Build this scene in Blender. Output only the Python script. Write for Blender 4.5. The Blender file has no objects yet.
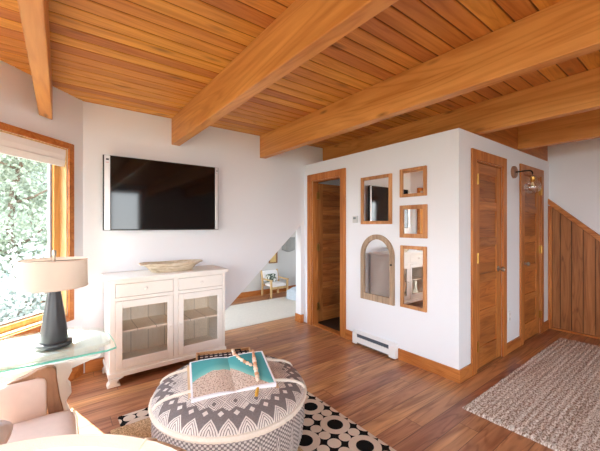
import bpy, bmesh, math, random
from mathutils import Vector, Matrix, noise
random.seed(7)
scene = bpy.context.scene
COL = scene.collection
PI = math.pi

# ------------------------------------------------------------------ materials
def lin(c):
    def f(v):
        v /= 255.0
        return v / 12.92 if v <= 0.04045 else ((v + 0.055) / 1.055) ** 2.4
    return (f(c[0]), f(c[1]), f(c[2]), 1.0)

class NT:
    def __init__(s, name):
        s.m = bpy.data.materials.new(name); s.m.use_nodes = True
        s.t = s.m.node_tree; s.t.nodes.clear()
        s.out = s.n('ShaderNodeOutputMaterial')
    def n(s, typ, **kw):
        nd = s.t.nodes.new(typ)
        for k, v in kw.items(): setattr(nd, k, v)
        return nd
    def put(s, sock, v):
        if hasattr(v, 'is_linked'): s.t.links.new(v, sock)
        elif isinstance(v, tuple) and len(v) == 3 and sock.type == 'RGBA': sock.default_value = (*v, 1)
        else: sock.default_value = v
    def math(s, op, a, b=0.0, c=0.0):
        nd = s.n('ShaderNodeMath', operation=op)
        for i, v in enumerate((a, b, c)): s.put(nd.inputs[i], v)
        return nd.outputs[0]
    def vec(s, x=0.0, y=0.0, z=0.0):
        nd = s.n('ShaderNodeCombineXYZ')
        for i, v in enumerate((x, y, z)): s.put(nd.inputs[i], v)
        return nd.outputs[0]
    def obj(s):
        nd = s.n('ShaderNodeTexCoord'); sp = s.n('ShaderNodeSeparateXYZ')
        s.t.links.new(nd.outputs['Object'], sp.inputs[0])
        return nd.outputs['Object'], sp.outputs[0], sp.outputs[1], sp.outputs[2]
    def noise(s, v, scale=5.0, detail=3.0, rough=0.5, dist=0.0):
        nd = s.n('ShaderNodeTexNoise')
        s.put(nd.inputs['Vector'], v); nd.inputs['Scale'].default_value = scale
        nd.inputs['Detail'].default_value = detail; nd.inputs['Roughness'].default_value = rough
        nd.inputs['Distortion'].default_value = dist
        return nd.outputs['Fac']
    def white(s, v):
        nd = s.n('ShaderNodeTexWhiteNoise', noise_dimensions='3D'); s.put(nd.inputs[0], v); return nd.outputs['Value']
    def voro(s, v, scale=5.0):
        nd = s.n('ShaderNodeTexVoronoi'); s.put(nd.inputs['Vector'], v); nd.inputs['Scale'].default_value = scale
        return nd.outputs['Distance']
    def ramp(s, f, stops, interp='LINEAR'):
        nd = s.n('ShaderNodeValToRGB'); e = nd.color_ramp.elements; nd.color_ramp.interpolation = interp
        while len(e) < len(stops): e.new(0.5)
        for el, (p, c) in zip(e, stops): el.position = p; el.color = c
        s.put(nd.inputs[0], f); return nd.outputs[0]
    def mix(s, f, a, b, blend='MIX'):
        nd = s.n('ShaderNodeMix', data_type='RGBA', blend_type=blend)
        s.put(nd.inputs[0], f); s.put(nd.inputs[6], a); s.put(nd.inputs[7], b); return nd.outputs[2]
    def hsv(s, col, h=0.5, sat=1.0, val=1.0):
        nd = s.n('ShaderNodeHueSaturation')
        s.put(nd.inputs['Hue'], h); s.put(nd.inputs['Saturation'], sat); s.put(nd.inputs['Value'], val); s.put(nd.inputs['Color'], col)
        return nd.outputs[0]
    def bump(s, h, strength=0.2, dist=0.01):
        nd = s.n('ShaderNodeBump'); nd.inputs['Strength'].default_value = strength; nd.inputs['Distance'].default_value = dist
        s.put(nd.inputs['Height'], h); return nd.outputs[0]
    def pbr(s, col, rough=0.5, metal=0.0, normal=None, spec=0.5, **kw):
        b = s.n('ShaderNodeBsdfPrincipled')
        s.put(b.inputs['Base Color'], col); s.put(b.inputs['Roughness'], rough); b.inputs['Metallic'].default_value = metal
        b.inputs['Specular IOR Level'].default_value = spec
        if normal is not None: s.t.links.new(normal, b.inputs['Normal'])
        for k, v in kw.items(): s.put(b.inputs[k], v)
        s.t.links.new(b.outputs[0], s.out.inputs[0]); return s.m

def plain(name, c, rough=0.6, metal=0.0, var=0.06, scale=6, bump=0.0, bscale=60, spec=0.4, **kw):
    t = NT(name); o, x, y, z = t.obj()
    n = t.noise(o, scale, 3)
    v = t.math('ADD', t.math('MULTIPLY', n, var * 2), 1 - var)
    col = t.hsv(lin(c), 0.5, 1.0, v)
    nr = t.bump(t.noise(o, bscale, 2), bump, 0.004) if bump else None
    return t.pbr(col, rough, metal, nr, spec, **kw)

def wood(name, dark, light, axis='X', rough=0.45, board=None, boff=0.0, blen=0.0, seam=0.0, var=0.25, knots=0.0, scale=1.0, spec=0.35, baxis=None, ring=0.16, rfreq=60.0, con=0.22, huevar=0.0, seam_dark=0.35):
    """grain runs along axis; board = width of boards counted across baxis, blen = their length"""
    t = NT(name); o, x, y, z = t.obj(); c = {'X': x, 'Y': y, 'Z': z}
    g = c[axis]
    info = t.n('ShaderNodeObjectInfo').outputs['Random']
    rnd = info; smask = None; shift = t.math('MULTIPLY', info, 17.0)
    if board:
        b = c[baxis]
        q = t.math('DIVIDE', t.math('SUBTRACT', b, boff), board)
        row = t.math('FLOOR', q); fr = t.math('FRACT', q)
        rr = t.white(t.vec(row, 3.3, 1.7))
        if blen:
            gl = t.math('DIVIDE', t.math('ADD', g, t.math('MULTIPLY', rr, blen * 7)), blen)
            seg = t.math('FLOOR', gl); fg = t.math('FRACT', gl)
        else:
            seg = 0.0; fg = None
        rnd = t.white(t.vec(row, seg, 9.1))
        shift = t.math('MULTIPLY', rnd, 23.0)
        if seam:
            d = t.math('MULTIPLY', t.math('MINIMUM', fr, t.math('SUBTRACT', 1.0, fr)), board)
            smask = t.math('LESS_THAN', d, seam)
            if fg is not None:
                d2 = t.math('MULTIPLY', t.math('MINIMUM', fg, t.math('SUBTRACT', 1.0, fg)), blen)
                smask = t.math('MAXIMUM', smask, t.math('LESS_THAN', d2, seam))
    k = {'X': (1.2, 14, 14), 'Y': (14, 1.2, 14), 'Z': (14, 14, 1.2)}[axis]
    mp = t.n('ShaderNodeVectorMath', operation='MULTIPLY'); t.put(mp.inputs[0], o); mp.inputs[1].default_value = tuple(v * scale for v in k)
    ad = t.n('ShaderNodeVectorMath', operation='ADD'); t.put(ad.inputs[0], mp.outputs[0]); t.put(ad.inputs[1], t.vec(shift, shift, shift))
    v = ad.outputs[0]
    n1 = t.noise(v, 1.0, 5, 0.6, 0.8)
    n2 = t.noise(v, 0.35, 2, 0.5, 1.5)
    rings = t.math('POWER', t.math('ADD', t.math('MULTIPLY', t.math('SINE', t.math('MULTIPLY', n2, rfreq)), 0.5), 0.5), 3.0)
    fac = t.math('SUBTRACT', t.math('ADD', n1, ring * 0.3), t.math('MULTIPLY', rings, ring))
    col = t.ramp(fac, [(0.5 - con, lin(dark)), (0.5 + con, lin(light))])
    col = t.hsv(col, t.math('ADD', 0.5, t.math('MULTIPLY', t.math('SUBTRACT', rnd, 0.5), huevar)), 1.0, t.math('ADD', 1 - var / 2, t.math('MULTIPLY', rnd, var)))
    if knots:
        kk = {'X': (0.9, 3.2, 3.2), 'Y': (3.2, 0.9, 3.2), 'Z': (3.2, 3.2, 0.9)}[axis]
        km = t.n('ShaderNodeVectorMath', operation='MULTIPLY'); t.put(km.inputs[0], o); km.inputs[1].default_value = tuple(2.2 * q for q in kk)
        ka = t.n('ShaderNodeVectorMath', operation='ADD'); t.put(ka.inputs[0], km.outputs[0]); t.put(ka.inputs[1], t.vec(shift, shift, shift))
        d = t.voro(ka.outputs[0], 1.0)
        kf = t.ramp(d, [(0.0, (1, 1, 1, 1)), (knots, (0, 0, 0, 1))])
        col = t.mix(t.math('MULTIPLY', kf, 0.75), col, lin((70, 36, 14)))
    if smask is not None:
        col = t.mix(t.math('MULTIPLY', smask, 1 - seam_dark), col, lin((45, 22, 10)))
    nr = t.bump(n1, 0.12, 0.003)
    return t.pbr(col, rough, 0.0, nr, spec)

M = {}
M['wall'] = plain('wall_paint', (228, 230, 235), 0.75, var=0.012, scale=2, bump=0.05, bscale=140, spec=0.2)
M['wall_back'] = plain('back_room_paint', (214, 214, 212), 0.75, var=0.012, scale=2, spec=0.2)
M['ceil'] = wood('ceiling_pine', (172, 104, 40), (222, 154, 78), 'X', 0.42, con=.32, board=0.116, boff=0.01, seam=0.0045, var=0.34, knots=0.20, baxis='Y', huevar=0.02)
M['beam'] = wood('beam_fir', (184, 116, 54), (222, 158, 88), 'Y', 0.42, con=.30, var=0.10, knots=0.15, scale=0.8, ring=0.2, rfreq=50.0)
M['floor'] = wood('floor_pine', (136, 82, 50), (198, 140, 98), 'X', 0.32, board=0.132, boff=0.046, blen=2.3, seam=0.0022, var=0.42, knots=0.07, baxis='Y', huevar=0.018, spec=0.45)
M['bathfloor'] = plain('dark_floor', (40, 32, 28), 0.5)  # even dark brown for the bathroom floor
M['trim'] = wood('fir_trim_upright', (158, 88, 38), (196, 126, 66), 'Z', 0.4, var=0.12)
M['trimx'] = wood('fir_trim_along', (158, 88, 38), (196, 126, 66), 'X', 0.4, var=0.12)
M['trimy'] = wood('fir_trim_deep', (158, 88, 38), (196, 126, 66), 'Y', 0.4, var=0.12)
M['stile'] = wood('fir_stile', (152, 88, 38), (194, 128, 68), 'Z', 0.4, var=0.10)
M['rail'] = wood('fir_rail', (146, 82, 36), (190, 122, 62), 'X', 0.4, var=0.30)
M['panel'] = wood('fir_panel', (134, 72, 30), (184, 114, 56), 'X', 0.4, board=0.165, boff=0.03, baxis='Z', var=0.50, seam=0.0015)
M['stair'] = wood('stair_cedar', (132, 80, 42), (172, 112, 64), 'Z', 0.5, board=0.1155, boff=0.907, baxis='Y', var=0.20, seam=0.0045, knots=0.10)
M['frame'] = wood('oak_frame', (164, 106, 62), (200, 144, 94), 'Z', 0.5, var=0.14)
M['grey_frame'] = wood('weathered_frame', (132, 108, 88), (182, 158, 132), 'Z', 0.65, var=0.1)
M['chairwood'] = wood('walnut_frame', (122, 82, 54), (168, 122, 86), 'Z', 0.5, var=0.1)
M['pale_wood'] = wood('pale_wood', (196, 156, 104), (228, 196, 146), 'Z', 0.45, var=0.1)
M['cab'] = plain('chalk_paint', (236, 232, 226), 0.6, var=0.03, scale=9, bump=0.06, bscale=80)
M['cabin'] = wood('cabinet_inside', (244, 232, 214), (252, 244, 232), 'Z', 0.6, board=0.16, baxis='X', boff=0.02, seam=0.002, var=0.10)
M['tablewhite'] = plain('white_distressed_paint', (236, 232, 222), 0.55, var=0.05, scale=14, bump=0.06)
M['white_metal'] = plain('white_enamel', (232, 232, 232), 0.4, var=0.01)
M['heater_fin'] = plain('heater_slot', (92, 98, 108), 0.5, 0.3)
M['black'] = plain('black_plastic', (14, 14, 15), 0.35, var=0.02)
M['silver'] = plain('silver_strip', (214, 212, 214), 0.35, 0.2, var=0.02)
M['red'] = plain('red_mark', (196, 60, 52), 0.5)
M['brass'] = plain('brass', (186, 142, 74), 0.28, 0.9, var=0.05)
M['bronze'] = plain('aged_bronze', (176, 164, 148), 0.25, 0.7, var=0.06)
M['iron'] = plain('black_iron', (34, 30, 28), 0.4, 0.6)
M['copper'] = wood('sconce_wood', (140, 98, 76), (176, 128, 100), 'Z', 0.5)
M['lamp_body'] = plain('charcoal_ceramic', (62, 62, 64), 0.32, var=0.06, scale=14, bump=0.05, bscale=90)
M['linen'] = plain('beige_fabric', (222, 200, 186), 0.9, var=0.05, scale=30, bump=0.25, bscale=420, spec=0.1)
M['cream'] = plain('cream_fabric', (244, 226, 204), 0.9, var=0.03, scale=20, bump=0.25, bscale=380, spec=0.1)
M['pillow'] = plain('white_pillow', (246, 242, 242), 0.9, var=0.03, scale=30, bump=0.2, bscale=300, spec=0.1)
M['pillow_band'] = plain('grey_band', (168, 154, 152), 0.9, var=0.05, scale=40, spec=0.1)
M['blind'] = plain('blind_linen', (232, 228, 226), 0.85, var=0.02, scale=20, bump=0.1, bscale=300, spec=0.1)
M['vinyl'] = plain('grey_vinyl', (150, 142, 146), 0.5)
M['sash'] = wood('sash_fir', (196, 138, 74), (226, 172, 104), 'Z', 0.4, var=0.08)
M['cord'] = plain('grey_cord', (90, 86, 82), 0.6)
M['rope'] = plain('cream_rope', (232, 222, 208), 0.95, var=0.12, scale=90, bump=0.6, bscale=240, spec=0.1)
M['traywood'] = wood('tray_wood', (166, 118, 78), (204, 160, 114), 'X', 0.5, var=0.1)
M['bookwhite'] = plain('page_edge', (236, 234, 238), 0.7, var=0.04, scale=60)
M['bookcover'] = plain('tan_cover', (206, 176, 140), 0.6)
M['gold'] = plain('gold_tassel', (206, 158, 60), 0.6, var=0.12, scale=120, bump=0.4, bscale=300)
M['rearrug'] = plain('ivory_rug', (226, 216, 204), 0.95, var=0.10, scale=40, bump=0.6, bscale=160, spec=0.1)
M['blanket'] = plain('pale_blue_fabric', (196, 206, 216), 0.95, var=0.16, scale=24, bump=0.4, bscale=120, spec=0.1)
M['greything'] = plain('grey_fabric', (160, 162, 160), 0.9, var=0.1)
M['art'] = plain('gilt_art', (226, 196, 130), 0.4, var=0.25, scale=16)
M['bark'] = plain('bark', (96, 80, 66), 0.9, var=0.2, scale=14)
M['switch'] = plain('thermostat_plastic', (206, 206, 204), 0.5)
M['lcd'] = plain('thermostat_display', (120, 134, 136), 0.3)

t = NT('dough_bowl_wood'); o, x, y, z = t.obj()
M['bowl'] = t.pbr(t.ramp(t.noise(t.vec(t.math('MULTIPLY', x, 3.0), t.math('MULTIPLY', y, 9.0), t.math('MULTIPLY', z, 14.0)), 3.0, 6, 0.7, 0.6), [(0.3, lin((160, 144, 122))), (0.5, lin((208, 192, 166))), (0.7, lin((230, 224, 212)))]), 0.8, 0, t.bump(t.noise(o, 30, 4), 0.5, 0.006), 0.2)

# panes: thin clear glass
def glass(name, tint, k):
    t = NT(name)
    tr = t.n('ShaderNodeBsdfTransparent'); tr.inputs[0].default_value = tint
    gl = t.n('ShaderNodeBsdfGlossy'); gl.inputs['Roughness'].default_value = 0.02; gl.inputs[0].default_value = (1, 1, 1, 1)
    lw = t.n('ShaderNodeLayerWeight'); lw.inputs[0].default_value = 0.35
    f = t.math('ADD', k, t.math('MULTIPLY', t.math('POWER', lw.outputs['Facing'], 3.0), 0.35))
    mx = t.n('ShaderNodeMixShader'); t.put(mx.inputs[0], f)
    t.t.links.new(tr.outputs[0], mx.inputs[1]); t.t.links.new(gl.outputs[0], mx.inputs[2])
    t.t.links.new(mx.outputs[0], t.out.inputs[0]); return t.m
M['pane'] = glass('window_glass', (0.97, 0.985, 0.98, 1), 0.02)
M['cabpane'] = glass('cabinet_glass', (0.96, 0.95, 0.94, 1), 0.03)
M['tableglass'] = glass('table_glass', (0.95, 0.98, 0.965, 1), 0.04)
M['globe'] = glass('globe_glass', (0.93, 0.92, 0.90, 1), 0.13)
M['glassedge'] = plain('glass_edge', (126, 206, 184), 0.15, var=0.06, spec=0.6)
t = NT('silvered_mirror'); g = t.n('ShaderNodeBsdfGlossy'); g.inputs[0].default_value = (0.9, 0.9, 0.9, 1); g.inputs['Roughness'].default_value = 0.004
t.t.links.new(g.outputs[0], t.out.inputs[0]); M['mirror'] = t.m
t = NT('tv_screen'); M['screen'] = t.pbr(lin((6, 6, 8)), 0.06, 0, None, 0.45)
t = NT('bulb'); M['bulb'] = t.pbr(lin((240, 214, 170)), 0.2)

# lamp shade: translucent woven linen
t = NT('shade_linen'); o, x, y, z = t.obj()
d = t.n('ShaderNodeBsdfDiffuse'); d.inputs[0].default_value = lin((226, 214, 202))
tl = t.n('ShaderNodeBsdfTranslucent'); tl.inputs[0].default_value = lin((232, 220, 210))
mx = t.n('ShaderNodeMixShader'); mx.inputs[0].default_value = 0.5
t.t.links.new(d.outputs[0], mx.inputs[1]); t.t.links.new(tl.outputs[0], mx.inputs[2]); t.t.links.new(mx.outputs[0], t.out.inputs[0]); M['shade'] = t.m

# leaves
def leafmat(name, a, b):
    t = NT(name); o, x, y, z = t.obj()
    c = t.ramp(t.noise(o, 1.6, 3), [(0.3, lin(a)), (0.7, lin(b))])
    d = t.n('ShaderNodeBsdfDiffuse'); t.put(d.inputs[0], c)
    tl = t.n('ShaderNodeBsdfTranslucent'); t.put(tl.inputs[0], c)
    mx = t.n('ShaderNodeMixShader'); mx.inputs[0].default_value = 0.45
    t.t.links.new(d.outputs[0], mx.inputs[1]); t.t.links.new(tl.outputs[0], mx.inputs[2]); t.t.links.new(mx.outputs[0], t.out.inputs[0]); return t.m
M['leaf'] = leafmat('pale_leaves', (120, 128, 110), (172, 178, 160))
M['leaf_grey'] = leafmat('grey_green_leaves', (124, 132, 126), (174, 180, 174))
t = NT('meadow'); o, x, y, z = t.obj()
M['ground'] = t.pbr(t.ramp(t.noise(o, 2.2, 6, 0.65), [(0.35, lin((70, 74, 62))), (0.65, lin((112, 114, 102)))]), 0.95, 0, None, 0.1)

# black and cream lattice rug
t = NT('lattice_rug'); o, x, y, z = t.obj()
P = 0.273
u = t.math('FRACT', t.math('ADD', t.math('DIVIDE', t.math('SUBTRACT', x, 1.536), P), 20.5))
v = t.math('FRACT', t.math('ADD', t.math('DIVIDE', t.math('SUBTRACT', y, 1.616), P), 20.5))
au = t.math('ABSOLUTE', t.math('SUBTRACT', u, 0.5)); av = t.math('ABSOLUTE', t.math('SUBTRACT', v, 0.5))
def rad(a, ca, b, cb):
    p = t.math('SUBTRACT', a, ca); q = t.math('SUBTRACT', b, cb)
    return t.math('SQRT', t.math('ADD', t.math('MULTIPLY', p, p), t.math('MULTIPLY', q, q)))
disk = t.math('LESS_THAN', rad(au, 0, av, 0), 0.205)
rc = rad(au, 0.5, av, 0.5)
ring = t.math('MULTIPLY', t.math('GREATER_THAN', rad(au, 0, av, 0), 0.38), t.math('GREATER_THAN', rc, 0.165))
s1 = t.math('LESS_THAN', rad(au, 0.5, av, 0.158), 0.146); s2 = t.math('LESS_THAN', rad(au, 0.158, av, 0.5), 0.146)
nsm = t.math('SUBTRACT', 1.0, t.math('MAXIMUM', s1, s2))
blk = t.math('MAXIMUM', disk, t.math('MULTIPLY', ring, nsm))
wv = t.noise(t.vec(t.math('MULTIPLY', x, 260.0), t.math('MULTIPLY', y, 260.0), 0.0), 1.0, 1)
col = t.mix(blk, lin((222, 208, 192)), lin((24, 22, 22)))
col = t.hsv(col, 0.5, 1.0, t.math('ADD', 0.8, t.math('MULTIPLY', wv, 0.4)))
M['bwrug'] = t.pbr(col, 0.95, 0, t.bump(wv, 0.3, 0.002), 0.1)
# braided jute (tan) and heathered wool-jute rug
t = NT('tan_jute'); o, x, y, z = t.obj()
n = t.noise(o, 95, 3, 0.7)
M['jute'] = t.pbr(t.ramp(n, [(0.35, lin((158, 124, 88))), (0.62, lin((240, 212, 172)))]), 0.95, 0, t.bump(n, 0.7, 0.006), 0.1)
t = NT('heather_jute'); o, x, y, z = t.obj()
row = t.math('SINE', t.math('MULTIPLY', y, 2 * PI / 0.042))
n = t.noise(t.vec(t.math('MULTIPLY', x, 44.0), t.math('MULTIPLY', y, 84.0), 0.0), 1.0, 4, 0.8)
n2 = t.noise(t.vec(t.math('MULTIPLY', x, 1.1), t.math('MULTIPLY', y, 24.0), 0.0), 1.0, 2)
f = t.math('ADD', t.math('ADD', n, t.math('MULTIPLY', row, 0.010)), t.math('MULTIPLY', t.math('SUBTRACT', n2, 0.5), 0.14))
M['heather'] = t.pbr(t.ramp(f, [(0.38, lin((112, 86, 70))), (0.47, lin((184, 162, 144))), (0.56, lin((242, 234, 226)))]), 0.95, 0, t.bump(f, 0.8, 0.008), 0.1)

# pouf fabric: grey ground, cream line work (lattice inside, diamond and triangle rows by the rim)
def poufmat(name, side):
    t = NT(name); o, x, y, z = t.obj()
    ang = t.math('ARCTAN2', y, x); r = t.math('SQRT', t.math('ADD', t.math('MULTIPLY', x, x), t.math('MULTIPLY', y, y)))
    def tri(a):  # triangle wave 0..1
        fr = t.math('FRACT', a); return t.math('MULTIPLY', t.math('ABSOLUTE', t.math('SUBTRACT', fr, 0.5)), 2.0)
    def band(a, lo, hi): return t.math('MULTIPLY', t.math('GREATER_THAN', a, lo), t.math('LESS_THAN', a, hi))
    th = t.math('DIVIDE', ang, 2 * PI)
    if not side:
        px, py = 0.115, 0.155
        d = t.math('ADD', tri(t.math('ADD', t.math('DIVIDE', x, px), 10.0)), tri(t.math('ADD', t.math('DIVIDE', y, py), 10.0)))  # 0..2
        # nested line work
        lines = t.math('GREATER_THAN', t.math('SINE', t.math('MULTIPLY', d, 27.0)), -0.45)
        zone = t.math('GREATER_THAN', t.math('ABSOLUTE', t.math('SUBTRACT', d, 1.0)), 0.17)
        fret = t.math('GREATER_THAN', t.math('MULTIPLY', t.math('SINE', t.math('MULTIPLY', x, 300.0)), t.math('SINE', t.math('MULTIPLY', y, 300.0))), -0.12)
        edge = t.math('LESS_THAN', t.math('ABSOLUTE', t.math('SUBTRACT', d, 1.0)), 0.10)
        inner = t.math('MAXIMUM', t.math('MULTIPLY', lines, zone), edge)
        inner = t.math('MAXIMUM', inner, t.math('MULTIPLY', t.math('LESS_THAN', d, 0.7), fret))
        solid = t.math('GREATER_THAN', d, 1.74)
        inner = t.math('MULTIPLY', inner, t.math('SUBTRACT', 1.0, solid))
        # rim rows: dark band with small diamonds, then triangles
        N = 30.0
        ta = tri(t.math('MULTIPLY', th, N))
        q = t.math('DIVIDE', t.math('SUBTRACT', r, 0.395), 0.042)     # diamonds centred at r=.375
        dia = t.math('LESS_THAN', t.math('ADD', ta, t.math('ABSOLUTE', q)), 0.42)
        qt = t.math('DIVIDE', t.math('SUBTRACT', r, 0.424), 0.048)
        tb = tri(t.math('ADD', t.math('MULTIPLY', th, N), 0.5))
        trn = t.math('GREATER_THAN', t.math('SUBTRACT', qt, tb), -0.05)
        fine = t.math('GREATER_THAN', t.math('SINE', t.math('MULTIPLY', t.math('SUBTRACT', qt, tb), 22.0)), -0.55)
        rimp = t.math('MAXIMUM', dia, t.math('MULTIPLY', trn, fine))
        q2 = t.math('DIVIDE', t.math('SUBTRACT', r, 0.345), 0.06)
        ins = t.math('LESS_THAN', t.math('ADD', t.math('MULTIPLY', tri(t.math('ADD', t.math('MULTIPLY', th, N), 0.5)), 0.5), q2), 0.62)
        outer = t.math('GREATER_THAN', r, 0.33)
        mask_in = t.math('MAXIMUM', t.math('SUBTRACT', 1.0, outer), ins)
        pat = t.math('ADD', t.math('MULTIPLY', inner, mask_in), t.math('MULTIPLY', rimp, t.math('SUBTRACT', 1.0, mask_in)))
    else:
        N = 26.0
        ta = tri(t.math('MULTIPLY', th, N))
        zz = t.math('DIVIDE', z, 0.31)
        spike = t.math('LESS_THAN', t.math('ADD', ta, t.math('MULTIPLY', zz, 0.9)), 0.78)
        net = t.math('GREATER_THAN', t.math('MULTIPLY', t.math('SINE', t.math('MULTIPLY', th, 2 * PI * 104)), t.math('SINE', t.math('MULTIPLY', z, 260.0))), 0.05)
        rib = t.math('GREATER_THAN', t.math('SINE', t.math('MULTIPLY', t.math('ADD', ta, t.math('MULTIPLY', zz, 0.9)), 40.0)), 0.1)
        top = band(zz, 0.72, 1.0)
        pat = t.math('MAXIMUM', t.math('MULTIPLY', spike, rib), t.math('MULTIPLY', t.math('SUBTRACT', 1.0, spike), t.math('MULTIPLY', net, 0.75)))
    n = t.noise(o, 120, 3, 0.7)
    pat = t.math('MULTIPLY', pat, t.math('ADD', 0.55, t.math('MULTIPLY', n, 0.7)))
    col = t.mix(pat, t.mix(n, lin((96, 88, 88)), lin((146, 136, 134))), lin((226, 216, 208)))
    return t.pbr(col, 0.95, 0, t.bump(t.math('ADD', pat, n), 0.4, 0.004), 0.1)
M['pouftop'] = poufmat('kilim_top', False); M['poufside'] = poufmat('kilim_side', True)

# photographs on the open pages: turquoise water over a speckled beach (u across, v up the page)
def pagemat(name, flip):
    t = NT(name); uv = t.n('ShaderNodeTexCoord').outputs['UV']; sp = t.n('ShaderNodeSeparateXYZ'); t.put(sp.inputs[0], uv)
    u, v = sp.outputs[0], sp.outputs[1]
    uu = t.math('SUBTRACT', 1.0, u) if flip else u
    n = t.noise(t.vec(t.math('MULTIPLY', u, 4.0), t.math('MULTIPLY', v, 4.0), 1.0), 1.0, 4)
    if flip: shore = t.math('SUBTRACT', t.math('MULTIPLY', uu, 0.75), 0.10)
    else: shore = t.math('ADD', t.math('SUBTRACT', 0.62, t.math('MULTIPLY', t.math('POWER', t.math('SUBTRACT', u, 0.70), 2.0), 0.55)), 0.0)
    w = t.math('SUBTRACT', v, t.math('ADD', shore, t.math('MULTIPLY', t.math('SUBTRACT', n, 0.5), 0.10)))
    speck = t.noise(t.vec(t.math('MULTIPLY', u, 26.0), t.math('MULTIPLY', v, 36.0), 2.0), 1.0, 2, 0.8)
    sand = t.ramp(speck, [(0.36, lin((128, 100, 96))), (0.46, lin((202, 176, 154))), (0.58, lin((232, 220, 208))), (0.66, lin((190, 132, 116)))])
    sea = t.ramp(t.math('ADD', w, t.math('MULTIPLY', n, 0.15)), [(0.05, lin((140, 204, 196))), (0.25, lin((86, 170, 172))), (0.75, lin((58, 138, 146)))])
    col = t.mix(t.math('GREATER_THAN', w, 0.0), sand, sea)
    e = t.math('MAXIMUM', t.math('LESS_THAN', v, 0.035), t.math('GREATER_THAN', v, 0.975))
    e = t.math('MAXIMUM', e, t.math('LESS_THAN', uu, 0.0) if False else (t.math('GREATER_THAN', u, 0.955) if flip else t.math('LESS_THAN', u, 0.045)))
    col = t.mix(e, col, lin((236, 234, 238)))
    return t.pbr(col, 0.35, 0, None, 0.4)
M['pageL'] = pagemat('beach_photo_left', False); M['pageR'] = pagemat('beach_photo_right', True)
t = NT('tray_weave'); o, x, y, z = t.obj()
f = t.math('MULTIPLY', t.math('GREATER_THAN', t.math('SINE', t.math('MULTIPLY', x, 190.0)), -0.3), t.math('GREATER_THAN', t.math('SINE', t.math('MULTIPLY', y, 150.0)), 0.55))
M['weave'] = t.pbr(t.mix(f, lin((40, 32, 38)), lin((226, 216, 206))), 0.8)
t = NT('bead_wood'); inf = t.n('ShaderNodeObjectInfo').outputs['Random']
M['bead'] = t.pbr(t.ramp(inf, [(0.0, lin((226, 196, 170))), (0.35, lin((236, 214, 196))), (0.6, lin((200, 144, 106))), (0.85, lin((216, 172, 138))), (1.0, lin((168, 110, 78)))], 'CONSTANT'), 0.5)
t = NT('leafy_print'); o, x, y, z = t.obj()
M['print'] = t.pbr(t.ramp(t.noise(o, 22, 3), [(0.44, lin((236, 234, 228))), (0.5, lin((108, 122, 104))), (0.62, lin((60, 66, 60)))]), 0.9)

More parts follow.
